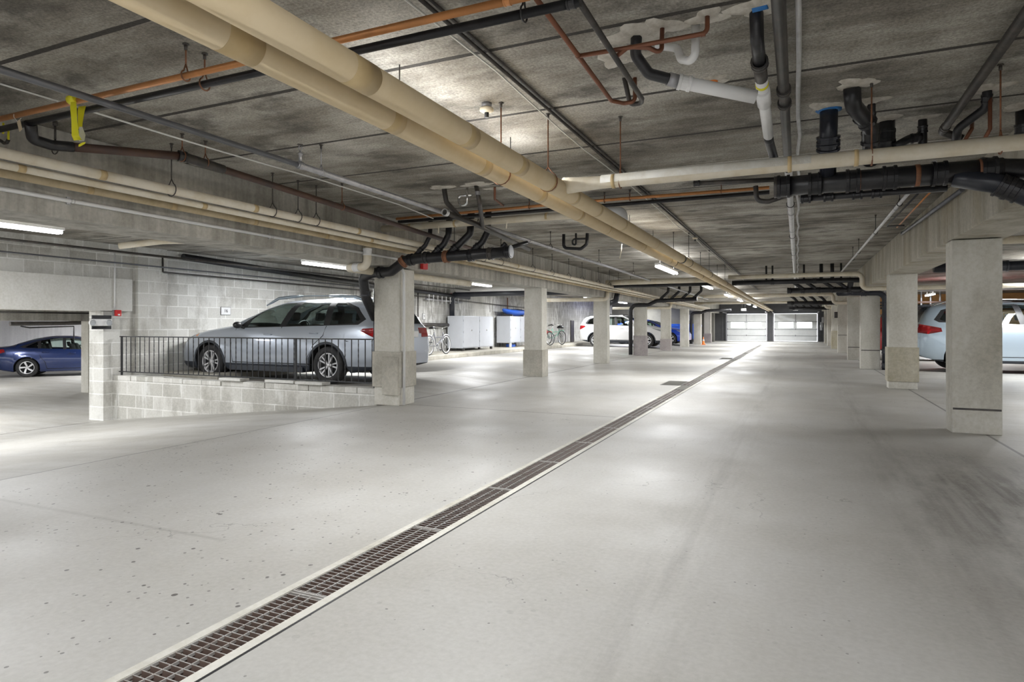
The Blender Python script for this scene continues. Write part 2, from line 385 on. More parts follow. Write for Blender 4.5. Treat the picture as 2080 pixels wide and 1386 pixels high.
def hub(bm, c, d, r, w, lip=1.16, seg=16, mat=0):
    """a pipe coupling: short sleeve with raised lips centred on c along d"""
    c = Vector(c); d = Vector(d).normalized()
    prof = [(-w/2, r*1.0), (-w/2, r*lip), (-w/2+w*.22, r*lip), (-w/2+w*.27, r*(1+(lip-1)*.45)), (w/2-w*.27, r*(1+(lip-1)*.45)), (w/2-w*.22, r*lip), (w/2, r*lip), (w/2, r*1.0)]
    u, v = ring_frame(d); rings = []
    for (s, q) in prof: rings.append([bm.verts.new(c+d*s+u*math.cos(2*PI*k/seg)*q+v*math.sin(2*PI*k/seg)*q) for k in range(seg)])
    for a, b in zip(rings, rings[1:]):
        for k in range(seg): f = bm.faces.new((a[k], a[(k+1) % seg], b[(k+1) % seg], b[k])); f.material_index = mat; f.smooth = abs((a[k].co-b[k].co).length) > 1e9
    return bm
def lathe(bm, prof, seg=24, axis='z', c=(0, 0, 0), mat=0, smooth=True):
    c = Vector(c); rings = []
    for (r, h) in prof:
        ring = []
        for k in range(seg):
            a = 2*PI*k/seg; x, y = r*math.cos(a), r*math.sin(a)
            ring.append(bm.verts.new(c + (Vector((x, y, h)) if axis == 'z' else Vector((x, h, y)) if axis == 'y' else Vector((h, x, y)))))
        rings.append(ring)
    for a, b in zip(rings, rings[1:]):
        for k in range(seg):
            f = bm.faces.new((a[k], a[(k+1) % seg], b[(k+1) % seg], b[k])); f.material_index = mat; f.smooth = smooth
    return bm
def struct(name, bm, m, smooth=False): return tag(obj(name, bm, m, None, smooth), kind='structure')

# ================================================================== SETTING
FZ = .1            # bay floor level on the left
def quad(bm, pts, mat=0):
    f = bm.faces.new([bm.verts.new(p) for p in pts]); f.material_index = mat; return f
bm = new()
XL, XR = -2.125, -1.845                      # edges of the drain slot
quad(bm, [(XR, -14, 0), (16, -14, 0), (16, 50, 0), (XR, 50, 0)])
quad(bm, [(-5.6, -14, 0), (XL, -14, 0), (XL, 50, 0), (-5.6, 50, 0)])
quad(bm, [(XL, 42, 0), (XR, 42, 0), (XR, 50, 0), (XL, 50, 0)])
quad(bm, [(-7.0, 7.95, FZ), (-5.6, 7.95, 0), (-5.6, 50, 0), (-7.0, 50, FZ)])
quad(bm, [(-12.4, 7.95, FZ), (-7.0, 7.95, FZ), (-7.0, 50, FZ), (-12.4, 50, FZ)])
quad(bm, [(-12.0, -14, -.62), (-5.6, -14, 0), (-5.6, 7.95, 0), (-12.0, 7.95, -.62)])
quad(bm, [(-36, -14, -.62), (-12.0, -14, -.62), (-12.0, 46, -.62), (-36, 46, -.62)])
struct('floor', bm, 'floor')
bm = new()
quad(bm, [(-12.4, -14, 2.75), (-12.4, 50, 2.75), (16, 50, 2.75), (16, -14, 2.75)])
quad(bm, [(-36, -14, 1.95), (-36, 46, 1.95), (-12.4, 46, 1.95), (-12.4, -14, 1.95)])
struct('ceiling', bm, 'ceiling')
# long block wall on the left, with the opening onto the lower level
bm = new()
box(bm, (-12.35, 7.68, -.7), (-12.0, 50, 2.75))
box(bm, (-12.35, -14, 2.05), (-12.0, 7.68, 2.75))
box(bm, (-12.0, 7.68, -.65), (-11.93, 8.0, 1.45))
box(bm, (-12.0, 8.35, FZ), (-11.9, 8.98, 2.75))
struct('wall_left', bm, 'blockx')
bm = new(); box(bm, (-12.4, -14, 1.46), (-11.88, 8.22, 2.09), bev=.01)
tag(obj('lintel_beam', bm, 'lintel'), 'smooth pale concrete lintel over the opening down to the lower parking level', 'beam')
bm = new(); box(bm, (-36, 30, -.7), (-12.4, 30.3, 2.0)); box(bm, (-36.2, -14, -.7), (-35.9, 30, 2.0)); box(bm, (-30.2, -14, -.65), (-29.9, 30, 2.0))
struct('wall_lower', bm, 'lav')
bm = new(); box(bm, (-17.6, -14, 1.30), (-17.2, 30, 1.95)); tag(obj('lower_beam', bm, 'beam'), 'streaked concrete beam seen through the opening, above the navy sedan', 'beam')
for i, (y, x) in enumerate(((10.7, -17.55), (4.4+3.2, -17.55))):
    bm = new(); box(bm, (x, y, -.62), (x+.3, y+.36, 1.30), bev=.01)
    tag(obj('lower_column', bm, 'col'), ('concrete post of the lower level directly beside the block wall corner', 'concrete post of the lower level at the far left of the opening')[i], 'column')
# retaining wall
bm = new()
n = 24
for i in range(n):
    x0 = -11.93 + 6.13*i/n; x1 = -11.93 + 6.13*(i+1)/n
box(bm, (-11.93, 7.86, -.66), (-5.80, 8.05, .145))
struct('wall_ramp', bm, 'blocky')
x = -11.9; k = 0
capz = {}
while x < -5.85:
    w = random.choice((.46, .48, .5)); x1 = min(x+w, -5.81)
    bm = new(); dz = random.choice((0, 0, .01, -.008)); dy = random.uniform(-.012, .012)
    box(bm, (x+.004, 7.855+dy, .147), (x1-.004, 8.055+dy, .235+dz), bev=.006)
    tag(obj('coping_block', bm, 'blocky'), 'thin grey cap block in the top course of the ramp wall under the railing', 'block', 'cap blocks along the ramp wall')
    x += w; k += 1
for i, (xa, w, dy, zt) in enumerate(((-9.05, .5, -.03, .275), (-8.05, .62, .02, .29), (-7.35, .55, -.03, .285))):
    bm = new(); box(bm, (xa, 7.83+dy, .246), (xa+w, 8.03+dy, .246+.045), bev=.006)
    tag(obj('loose_slab', bm, 'lintel'), ('loose pale slab on the ramp wall, leftmost of three under the wagon', 'loose pale slab on the ramp wall in the middle, below the wagon door', 'loose pale slab on the ramp wall just left of the wagon rear wheel')[i], 'slab')
# end walls
bm = new()
box(bm, (-12.4, 49.75, -.1), (-5.2, 50.1, 2.75)); box(bm, (1.45, 49.75, -.1), (12.4, 50.1, 2.75))
box(bm, (-5.2, 49.75, 2.02), (1.45, 50.1, 2.75)); box(bm, (-2.0, 49.6, 0), (-1.6, 50.1, 2.1)); box(bm, (-5.2, 49.7, 0), (-4.83, 50.1, 2.1)); box(bm, (1.3, 49.7, 0), (1.5, 50.1, 2.1))
struct('wall_far', bm, 'doorgrey')
bm = new(); box(bm, (11.6, -14, 0), (11.9, 50, 2.75)); struct('wall_right', bm, 'blockx')
bm = new(); box(bm, (8.6, 38, 0), (11.6, 38.2, 2.75)); box(bm, (2.6, 38, 0), (8.6, 38.2, 2.75)); struct('wall_orange', bm, 'orange')
bm = new(); box(bm, (-12.0, 43.8, 0), (-6.2, 44.0, 2.75)); struct('wall_bay_end', bm, 'conegrey')
bm = new(); box(bm, (-12.0, 8.9, FZ), (-10.35, 50, .23), bev=.015)
tag(obj('trim_curb', bm, 'col2'), kind='structure')
# ------------------------------------------------------------------ garage doors
def garage_door(nm, x0, x1):
    z0, z1 = .03, 1.98; y = 49.45
    root = bpy.data.objects.new(nm, None); C.objects.link(root); root.location = ((x0+x1)/2, y, 0); tag(root, kind='structure')
    def ob(n, b, m, par=root, sm=False):
        bmesh.ops.translate(b, verts=b.verts, vec=(-(x0+x1)/2, -y, 0)); return obj(n, b, m, par, sm)
    zs = [z0, .42, .82, 1.30, 1.62, z1] if False else [z0, .40, .86, 1.42, z1]
    for i in range(4):
        b = new(); box(b, (x0+.03, y, zs[i]+.008), (x1-.03, y+.05, zs[i+1]-.008), bev=.006)
        p = ob('door_panel', b, 'door')
        if i == 2:
            for (a, c) in ((x0+.3, (x0+x1)/2-.14), ((x0+x1)/2+.1, x1-.36)):
                b = new(); box(b, (a, y-.012, zs[i]+.12), (c, y+.01, zs[i+1]-.04)); g = ob('window_pane', b, 'pane', root)
    b = new()
    for z in zs[1:4]: box(b, (x0+.02, y-.006, z-.012), (x1-.02, y+.02, z+.012))
    ob('panel_seam', b, 'iron2')
    b = new(); box(b, ((x0+x1)/2-.03, y-.035, 1.44), ((x0+x1)/2+.03, y, 1.96)); ob('centre_strut', b, 'steel')
    for z in (.42, .88, 1.42):
        for xx in (x0+.06, (x0+x1)/2, x1-.06):
            b = new(); box(b, (xx-.035, y-.04, z-.05), (xx+.035, y-.005, z+.05)); ob('hinge', b, 'steel')
    for xx in (x0-.03, x1+.03):
        b = new(); box(b, (xx-.03, y-.06, 0), (xx+.03, y+.02, 2.05)); box(b, (xx-.03, y-2.4, 2.05), (xx+.03, y+.02, 2.1)); ob('track', b, 'steel')
garage_door('door_1', -4.80, -2.05); garage_door('door_2', -1.55, 1.28)
for i, xx in enumerate((-3.4, -.12)):
    t = thing('door_opener', ('grey motor unit of the opener above the left garage door', 'grey motor unit of the opener above the right garage door')[i], 'door opener', (xx, 46.4, 2.25))
    b = new(); box(b, (-.16, -.2, -.09), (.16, .2, .09), bev=.03); obj('motor_housing', b, 'white', t)
    b = new(); box(b, (-.02, .2, -.03), (.02, 3.0, .01)); obj('rail', b, 'steel', t)
    b = new(); tube(b, [(-.1, 0, .09), (-.1, 0, .5)], .012, 6); tube(b, [(.1, 0, .09), (.1, 0, .5)], .012, 6); obj('hanger_strap', b, 'steel', t)

# ------------------------------------------------------------------ columns
def column(x0, x1, y0, y1, z0, z1, label, sleeve=None, mat='col', step=None, smat='col2', mark=None, cap=0):
    cx, cy = (x0+x1)/2, (y0+y1)/2
    t = thing('concrete_column', label, 'column', (cx, cy, z0))
    def ob(n, lo, hi, m, bev=.012):
        b = new(); box(b, (lo[0]-cx, lo[1]-cy, lo[2]-z0), (hi[0]-cx, hi[1]-cy, hi[2]-z0), bev=bev); return obj(n, b, m, t)
    ob('shaft', (x0, y0, z0), (x1, y1, z1), mat)
    if sleeve: ob('lower_sleeve', (x0-.022, y0-.022, sleeve[0]), (x1+.022, y1+.022, sleeve[1]), smat, .008)
    if step: ob('repair_patch', (x0+.17, y0-.045, step[0]), (x1+.012, y0+.05, step[1]), 'col2', .01)
    if mark:
        for z in mark: ob('scuff_mark', (x0+.01, y0-.002, z), (x1-.01, y0+.01, z+.022), 'iron2', 0)
    return t
# left row: x -5.80 .. -5.36
LC = [(7.80, 8.22, 2.03, 'large concrete column at the end of the ramp wall, cracked sleeve at its foot', (.27, .80), 'col', (.16, .72), 'col2'),
      (13.52, 13.85, 2.06, 'concrete column with a wide lower sleeve, second in the left row', (0.0, .62), 'col', None, 'col2'),
      (18.98, 19.3, 2.08, 'plain concrete column with no sleeve, third in the left row', None, 'col', None, 'col2'),
      (24.35, 24.7, 2.10, 'concrete column with a pinkish lower half and black drain pipe down its left side', (0, .78), 'col', None, 'col3'),
      (29.6, 29.9, 2.12, 'concrete column with a pinkish foot, behind the nose of the white crossover', (0, .55), 'col', None, 'col3'),
      (34.9, 35.2, 2.12, 'plain concrete column hiding the bonnet of the bright blue hatchback', None, 'col', None, 'col2'),
      (39.8, 40.1, 2.14, 'far concrete column with the orange cone at its foot', None, 'col', None, 'col2'),
      (44.6, 44.9, 2.14, 'last and smallest concrete column of the left row', (0, .6), 'col', None, 'col3')]
for (y0, y1, z1, lab, sl, m, st, sm) in LC: column(-5.80, -5.36, y0, y1, 0, z1, lab, sl, m, st, sm)
RC = [(8.40, 8.72, 2.14, 'largest concrete column in the right foreground with a black scrape low on its face', None, (.26,)),
      (13.70, 14.05, 2.15, 'concrete column with a protruding yellowish sleeve, second in the right row', (.14, .78), None),
      (19.50, 19.85, 2.16, 'plain concrete column with a blue-black drain pipe behind its right edge', None, (.5,)),
      (24.40, 24.70, 2.16, 'plain concrete column, fourth in the right row', None, (.42,)),
      (30.2, 30.5, 2.16, 'concrete column with a dark band at mid height, fifth in the right row', None, (.75,)),
      (35.4, 35.7, 2.16, 'concrete column with a yellowish lower half, sixth in the right row', (0, .9), None),
      (40.4, 40.7, 2.16, 'narrow-looking far concrete column, second from the garage doors on the right', None, None),
      (45.2, 45.5, 2.16, 'farthest concrete column of the right row beside the garage door', None, None)]
for (y0, y1, z1, lab, sl, mk) in RC: column(1.56, 2.02, y0, y1, 0, z1, lab, sl, 'col', None, 'col4', mk)
column(-6.3, -5.35, 46.4, 46.8, 0, 2.0, 'wide dark old concrete pier beside the left garage door', None, 'conegrey')
# beams over the columns
bm = new(); box(bm, (-5.86, -14, 2.05), (-5.35, 49.65, 2.75), bev=.012)
tag(obj('ceiling_beam', bm, 'beam'), 'streaked concrete beam running over the left row of columns', 'beam')
bm = new(); box(bm, (1.56, -14, 2.15), (2.08, 49.7, 2.75), bev=.012)
tag(obj('ceiling_beam', bm, 'beamr'), 'tan stained concrete beam running over the right row of columns', 'beam')

# ------------------------------------------------------------------ trench drain
td = thing('trench_drain', 'long narrow floor drain with steel grating running down the aisle', 'drain', (-1.985, 0, 0))
bm = new()
box(bm, (XL-.002, -.2, -.20), (XR+.002, 42, -.18)); box(bm, (XL-.012, -.2, -.2), (XL, 42, -.004)); box(bm, (XR, -.2, -.2), (XR+.012, 42, -.004))
bmesh.ops.translate(bm, verts=bm.verts, vec=(1.985, 0, 0)); obj('channel', bm, 'trench', td)
bm = new()
box(bm, (XL, -.2, -.03), (XL+.042, 42, .0015)); box(bm, (XR-.046, -.2, -.03), (XR, 42, .0015))
bmesh.ops.translate(bm, verts=bm.verts, vec=(1.985, 0, 0)); obj('edge_rail', bm, 'steel' if False else 'col', td)
bm = new(); box(bm, (XR+.001, -.2, -.02), (XR+.012, 42, .0012)); bmesh.ops.translate(bm, verts=bm.verts, vec=(1.985, 0, 0)); obj('edge_gap', bm, 'black', td)
bm = new()
gx0, gx1 = XL+.044-(-1.985), XR-.048+1.985
gl = .98
for i in range(30):
    y = .012 + i*gl/30; box(bm, (gx0, y-.0018, -.034), (gx1, y+.0018, -.004), mat=1); box(bm, (gx0, y-.0018, -.004), (gx1, y+.0018, -.0028))
for j in range(4):
    x = gx0 + (gx1-gx0)*j/3; box(bm, (x-.0022, 0, -.014), (x+.0022, gl, -.002))
for y in (0, gl): box(bm, (gx0, y-.004, -.03), (gx1, y+.004, -.002))
gp = obj('grate_panel', bm, ['grate', 'crossbar'], td)
for i in range(41):
    g = gp if i == 0 else gp.copy()
    if i: C.objects.link(g); g.parent = td
    g.location = (0, .2+i*1.0, 0)
for i, (yc, ln) in enumerate(((11.9, .9), (14.2, .7), (22.0, 1.2), (27.5, 1.5), (33, 2))):
    bm = new(); box(bm, (gx0, yc, -.012), (gx1, yc+ln, .0005)); obj('solid_cover', bm, 'conegrey', td)
for i, (yc) in enumerate((12.7, 23.0)):
    t = thing('catch_basin', ('square grated floor drain beside the long drain, nearer one', 'square grated floor drain left of the long drain, far one')[i], 'drain', (-2.5, yc, 0))
    bm = new(); box(bm, (0, 0, -.0), (.42, .95, .004)); obj('basin_frame', bm, 'iron2', t)
    bm = new()
    for k in range(14): box(bm, (.03, .04+k*.065, .004), (.39, .07+k*.065, .009))
    obj('grate', bm, 'conegrey', t)

# ------------------------------------------------------------------ lights
def fixture(x, y, z, L, label, group=None, cz=2.75, W=55, ang=0, up=.28):
    t = thing('fluorescent_light', label, 'light', (x, y, z), ang, group)
    b = new(); box(b, (-.06, -L/2, .03), (.06, L/2, .075), bev=.008); obj('housing', b, 'white', t)
    for s in (-.035, .035):
        b = new(); tube(b, [(s, -L/2+.03, .005), (s, L/2-.03, .005)], .026, 10); obj('tube_lamp', b, 'tube', t, True)
    for s in (-L*.38, L*.38):
        b = new(); tube(b, [(0, s, .07), (0, s, cz-z)], .004, 6); obj('hanging_chain', b, 'iron2', t)
    ld = bpy.data.lights.new('lamp', 'AREA'); ld.shape = 'RECTANGLE'; ld.size = .14; ld.size_y = L; ld.energy = W; ld.color = (.97, .985, 1)
    lo = bpy.data.objects.new('lamp', ld); C.objects.link(lo); lo.parent = t; lo.location = (0, 0, -.03)
    ld2 = bpy.data.lights.new('uplamp', 'AREA'); ld2.shape = 'RECTANGLE'; ld2.size = .05; ld2.size_y = L; ld2.energy = W*up; ld2.color = (.97, .985, 1)
    l2 = bpy.data.objects.new('uplamp', ld2); C.objects.link(l2); l2.parent = t; l2.location = (0, 0, .085); l2.rotation_euler = (PI, 0, 0)
    return t
AW = 95
for i, (y, L) in enumerate(((14.1, 2.1), (20.9, 2.1), (27.6, 2.1), (33.5, 2.1), (39.5, 2.1), (45.5, 2.1))):
    fixture(-2.62, y, 2.40, L, ['nearest lit fluorescent light beside the big tan pipes', 'second lit fluorescent light beside the big tan pipes', 'third lit fluorescent light along the big tan pipes', 'fourth lit fluorescent light along the big tan pipes', 'fifth small lit fluorescent light along the big tan pipes', 'farthest lit fluorescent light near the garage doors'][i], 'aisle fluorescent lights', W=AW*(.95 if y < 30 else 1.5 if y < 38 else 2.3))
for y in (3.95, 9.6): fixture(-2.16, y, 2.44, 2.1, 'fluorescent light hidden above the big tan pipes', 'lights above the big pipes', W=AW*(.6 if y < 5 else .6), up=.10 if y < 5 else .03)
for i, (x, y) in enumerate(((-.7, -.9), (-.7, -6), (-.7, -11))):  # lamps added behind the camera as fill for the near aisle
    fixture(x, y, 2.6, 2.1, 'added unseen fluorescent light filling the near end of the aisle', 'added near aisle fill lights', W=AW*1.0)
LB = [(4.3, 'bright fluorescent light at the left edge above the ramp'), (11.0, 'fluorescent light in front of the block wall above the silver wagon'), (18.1, 'fluorescent light above the white bicycle'), (24.0, 'fluorescent light in the bay between the second and third left columns'),
      (30.0, 'far fluorescent light above the white crossover'), (36.5, 'far fluorescent light above the bright blue hatchback'), (42.3, 'farthest fluorescent light in the left bays')]
for y, lab in LB: fixture(-9.35, y, 2.48, 1.7 if y > 5 else 2.3, lab, W=AW*(1.6 if y > 6 else 1.45))
fixture(-9.35, -3, 2.48, 2, 'added unseen fluorescent light brightening the ramp', W=AW*.8)  # out-of-view lamp added to lift the dark ramp and lower floor
for i, y in enumerate((3.5, 10.5, 17.5, 24.6, 31.6)):
    fixture(5.1, y, 2.45, 1.7, ['fluorescent light over the right bays near the camera', 'fluorescent light over the right bays above the silver crossover', 'fluorescent light over the right bays behind the column', 'bright fluorescent light seen above the silver crossover roof', 'fluorescent light before the orange wall'][i], W=AW*1.2)
for i, (x, y) in enumerate(((-21.5, 8), (-21.5, 15.5), (-26, 20), (-14.5, 5))):
    fixture(x, y, 1.80, 1.7, 'fluorescent light on the lower level', 'lower level lights', cz=1.95, W=AW*2.6)
w = bpy.data.worlds.new('world'); sc.world = w; w.use_nodes = True
w.node_tree.nodes['Background'].inputs[0].default_value = (.95, .97, 1, 1); w.node_tree.nodes['Background'].inputs[1].default_value = 1.6
#@@NEXT@@

# ================================================================== PIPEWORK
V = Vector
def run(name, label, cat, mat, pts, r, R=0, hubs=(), hmat=None, group=None, seg=14, bname='pipe_body', hname='coupling', hw=None, lip=1.18, caps=True):
    o0 = V(pts[0]); loc = [V(p)-o0 for p in pts]
    b = new(); tube(b, loc, r, seg, R, caps=caps)
    if not hubs:
        o = obj(name, b, mat, None); o.location = o0; return tag(o, label, cat, group)
    t = thing(name, label, cat, o0, 0, group); obj(bname, b, mat, t)
    for (p, d) in hubs:
        b = new(); hub(b, V(p)-o0, d, r, hw or r*1.7, lip, seg + 2); obj(hname, b, hmat or mat, t)
    return t
def lerp(a, b, f): return V(a).lerp(V(b), f)
def hanger(x, y, zp, r, axis='y', label='thin steel rod with a ring holding a pipe under the ceiling', group='pipe hanger rods', mat='rust', zt=2.748, rr=.005):
    """rod from the ceiling, ring round a pipe of radius r whose axis runs along x or y at height zp"""
    t = thing('pipe_hanger', label, 'hanger', (x, y, zt), 0, group)
    zb = zp + r + .035 - zt
    b = new(); tube(b, [(0, 0, 0), (0, 0, zb)], rr, 6); obj('rod', b, mat, t)
    b = new(); tube(b, [(0, 0, 0), (0, 0, -.035)], rr*1.9, 8); lathe(b, [(.002, 0), (.018, -.002), (.018, -.006), (.002, -.006)], 10); obj('anchor', b, 'iron2', t)
    b = new(); pts = []
    q = r*1.04 + .004
    for k in range(15):
        a = PI/2 + 2*PI*k/14; u, w = math.cos(a)*q, math.sin(a)*q
        if k in (0, 14): w += .035
        pts.append((0, u, zp-zt+w) if axis == 'x' else (u, 0, zp-zt+w))
    tube(b, pts, .0045, 6); obj('ring', b, mat, t)
    return t
YA = (0, 1, 0); XA = (1, 0, 0); ZA = (0, 0, 1)

# --- the two big tan pipes
def big(x, z, r, seams, label, z1):
    t = thing('insulated_pipe', label, 'pipe', (x, -3, z))
    b = new(); tube(b, [(0, 0, 0), (0, 52.4, z1-z)], r, 32); obj('jacket', b, 'jacket', t)
    for (y, w) in seams:
        zz = (z1-z)*(y+3)/52.4; b = new(); tube(b, [(0, y+3, zz), (0, y+3+w, zz)], r+.001, 32); obj('jacket_seam', b, 'jacket2', t)
    return t
big(-1.883, 2.25, .0655, [(1.62, .16), (2.62, .1), (3.62, .1), (4.62, .1), (5.62, .07), (6.6, .07), (8.3, .06), (10.2, .06), (12.2, .06), (15, .06)], 'left one of the two big parallel tan insulated pipes under the ceiling', 2.21)
big(-1.667, 2.25, .0655, [(2.05, .16), (3.02, .1), (3.72, .1), (4.3, .06), (4.85, .05), (5.5, .05), (6.4, .06), (8.1, .05), (10.1, .06), (12, .06), (14.6, .06)], 'right one of the two big parallel tan insulated pipes under the ceiling', 2.215)
run('pipe_clamp', 'black band clamped round the right big tan pipe', 'clamp', 'black', [(-1.667, 10.15, 2.24), (-1.667, 10.22, 2.24)], .072, seg=28)
# --- cream pipe teeing off across the aisle
t = thing('insulated_pipe', 'cream wrinkled pipe teeing off the big tan pipe and crossing to the right', 'pipe', (-1.62, 4.6, 2.27))
b = new(); tube(b, [(-.02, 0, 0), (.08, 0, 0), (.26, 0, 0), (3.6, 0, 0)], [.064, .058, .048, .047], 18); obj('jacket', b, 'cream', t)
b = new(); tube(b, [(.28, 0, .004), (1.7, 0, .004)], .049, 18); obj('crinkled_wrap', b, 'wrap', t)
for xx in (.36, 1.56, 1.95): b = new(); tube(b, [(xx, 0, 0), (xx+.025, 0, 0)], .0535, 18); obj('band', b, 'jacket2', t)
hanger(-1.20, 4.61, 2.27, .048, 'x', 'rusty rod hanging the cream cross pipe just right of the big tan pipes')
hanger(.43, 4.61, 2.27, .048, 'x', 'rusty rod hanging the cream cross pipe in front of the black stacks')
hanger(1.10, 4.62, 2.27, .048, 'x', 'rusty rod hanging the cream cross pipe near the right edge')
hanger(-1.667, 4.33, 2.25, .066, 'y', 'pale rod hooked on the big tan pipe just before the tee')
hanger(-1.883, 3.98, 2.25, .066, 'y', 'rusty rod going down behind the big tan pipes before the tee')
# second crossing at y 7.3
t = thing('insulated_pipe', 'cream pipe crossing above the big tan pipes with a white elbow dropping to them', 'pipe', (-5.30, 7.32, 2.545))
b = new(); tube(b, [(0, 0, 0), (3.42, 0, -.01), (3.42, 0, -.20)], .046, 16, .1); obj('jacket', b, 'cream', t)
b = new(); tube(b, [(3.22, 0, -.01), (3.42, 0, -.01), (3.42, 0, -.14)], .062, 16, .1); obj('elbow_cover', b, 'white', t)
for xx in (.45, 1.15, 2.45, 2.98): b = new(); tube(b, [(xx, 0, -.003), (xx+.03, 0, -.003)], .049, 16); obj('band', b, 'jacket2', t)
for xx in (.9, 1.9): b = new(); tube(b, [(xx, -.02, .03), (xx+.03, -.03, -.03), (xx+.02, -.02, -.12)], .008, 6); obj('torn_wrap', b, 'cream', t)
run('copper_pipe', 'orange copper pipe crossing the ceiling behind the big tan pipes', 'pipe', 'copper', [(-4.95, 7.15, 2.635), (-2.4, 7.15, 2.655), (-.27, 7.15, 2.64)], .018)
run('iron_pipe', 'thin black pipe directly under the orange copper pipe behind the big tan pipes', 'pipe', 'iron', [(-4.95, 7.2, 2.60), (-.27, 7.2, 2.60)], .022)
for i, x in enumerate((-3.0, -2.05, -1.75, -.75)):
    hanger(x, 7.15, 2.645, .02, 'x', 'short rod hanging the orange copper pipe behind the big tan pipes', 'copper pipe hangers')
# --- crossing pipes nearest the camera
run('copper_pipe', 'orange copper pipe crossing the ceiling at the top, in front of the grey rod-hung line', 'pipe', 'copper', [(-5.3, 2.43, 2.572), (-1.02, 2.43, 2.572)], .018, hubs=[((-1.12, 2.43, 2.572), XA)], hmat='copper')
run('iron_pipe', 'black pipe crossing the ceiling at the top, just behind the orange copper pipe', 'pipe', 'iron', [(-5.3, 2.56, 2.572), (-.84, 2.56, 2.572)], .0215, hubs=[((-.88, 2.56, 2.572), XA)], hmat='iron')
hanger(-3.07, 2.43, 2.572, .024, 'x', 'rod with a loop holding the orange copper pipe left of the big tan pipes')
hanger(-3.08, 2.56, 2.572, .030, 'x', 'rod with a loop holding the black cross pipe left of the big tan pipes')
hanger(-1.10, 2.56, 2.572, .030, 'x', 'black strap holding the black cross pipe at the top right of the big tan pipes', mat='black')
run('copper_pipe', 'brown copper pipe running toward a capped end under the white plaster patches', 'pipe', 'copperd',
    [(-1.06, 2.43, 2.66), (-1.06, 3.85, 2.60), (-1.00, 3.93, 2.60), (-.93, 3.93, 2.60), (-.93, 3.93, 2.75)], .013, .03, hubs=[((-1.06, 3.2, 2.627), (0, 1, -.04))], hmat='copperd')
run('copper_pipe', 'dark pipe running beside the brown copper pipe to the same capped end', 'pipe', 'iron2',
    [(-.86, 2.56, 2.60), (-.875, 3.88, 2.595), (-.90, 3.97, 2.60), (-.97, 3.97, 2.60), (-.99, 3.90, 2.75)], .015, .03)
run('copper_pipe', 'brown copper branch crossing in front of the plaster patches and turning up', 'pipe', 'copperd',
    [(-1.06, 3.20, 2.627), (-.80, 3.24, 2.64), (-.41, 3.27, 2.655), (-.41, 3.27, 2.75)], .012, .03, hubs=[((-.43, 3.27, 2.654), XA)], hmat='copperd')
run('copper_pipe', 'curved brown copper bypass looping under the branch to a short riser', 'pipe', 'copperd',
    [(-.875, 3.24, 2.60), (-.80, 3.24, 2.645), (-.70, 3.26, 2.63), (-.64, 3.29, 2.60), (-.64, 3.31, 2.75)], .012, .05)
# plaster patches on the ceiling
for i, (p, a, c, m) in enumerate((((-0.793, 3.353, 2.750), .14, .10, 'plaster'), ((-0.642, 3.317, 2.750), .12, .07, 'plaster'), ((-0.410, 3.295, 2.750), .09, .06, 'plaster'), ((-0.964, 3.591, 2.750), .1, .09, 'plaster'),
        ((-0.851, 3.598, 2.750), .09, .06, 'plaster'), ((-0.175, 3.299, 2.750), .14, .07, 'plaster'), ((-0.488, 4.162, 2.750), .10, .05, 'plaster'), ((0.201, 5.029, 2.750), .13, .10, 'plaster'), ((0.340, 4.608, 2.750), .12, .08, 'plaster'),
        ((0.441, 4.996, 2.750), .12, .06, 'plaster'), ((0.605, 5.470, 2.750), .10, .07, 'plaster'), ((0.847, 5.554, 2.750), .10, .05, 'plaster'), ((1.143, 5.045, 2.750), .12, .07, 'plaster'), ((1.460, 5.564, 2.750), .14, .06, 'plaster'),
        ((-3.647, 6.146, 2.750), .16, .06, 'plaster'), ((-3.220, 6.175, 2.750), .18, .07, 'plaster'), ((-3.099, 6.449, 2.750), .16, .04, 'plaster'))):
    b = new(); n = 26; ring = []; rnd = random.Random(i)
    ph = [rnd.uniform(0, 6) for _ in range(3)]
    rr = [1+.22*math.sin(3*2*PI*k/n+ph[0])+.14*math.sin(5*2*PI*k/n+ph[1])+rnd.uniform(-.09, .09) for k in range(n)]
    o1 = [b.verts.new((math.cos(2*PI*k/n)*a*rr[k], math.sin(2*PI*k/n)*c*rr[k]*1.3, -.001)) for k in range(n)]
    o2 = [b.verts.new((math.cos(2*PI*k/n)*a*rr[k]*.75, math.sin(2*PI*k/n)*c*rr[k]*.95, -.010-rnd.uniform(0, .006))) for k in range(n)]
    for k in range(n): b.faces.new((o1[k], o1[(k+1) % n], o2[(k+1) % n], o2[k]))
    b.faces.new(o2)
    o = obj('plaster_patch', b, m, None, True); o.location = (p[0], p[1], 2.75)
    tag(o, 'rough pale plaster patch where a pipe goes up through the ceiling' if i != 6 else 'white plaster patch with a blob of orange foam on the ceiling', 'patch', 'ceiling plaster patches' if i != 6 else None)
    if i == 6:
        b = new(); lathe(b, [(.001, -.035), (.02, -.03), (.032, -.012), (.03, 0)], 12); obj('foam_blob', b, 'foam', o, True)
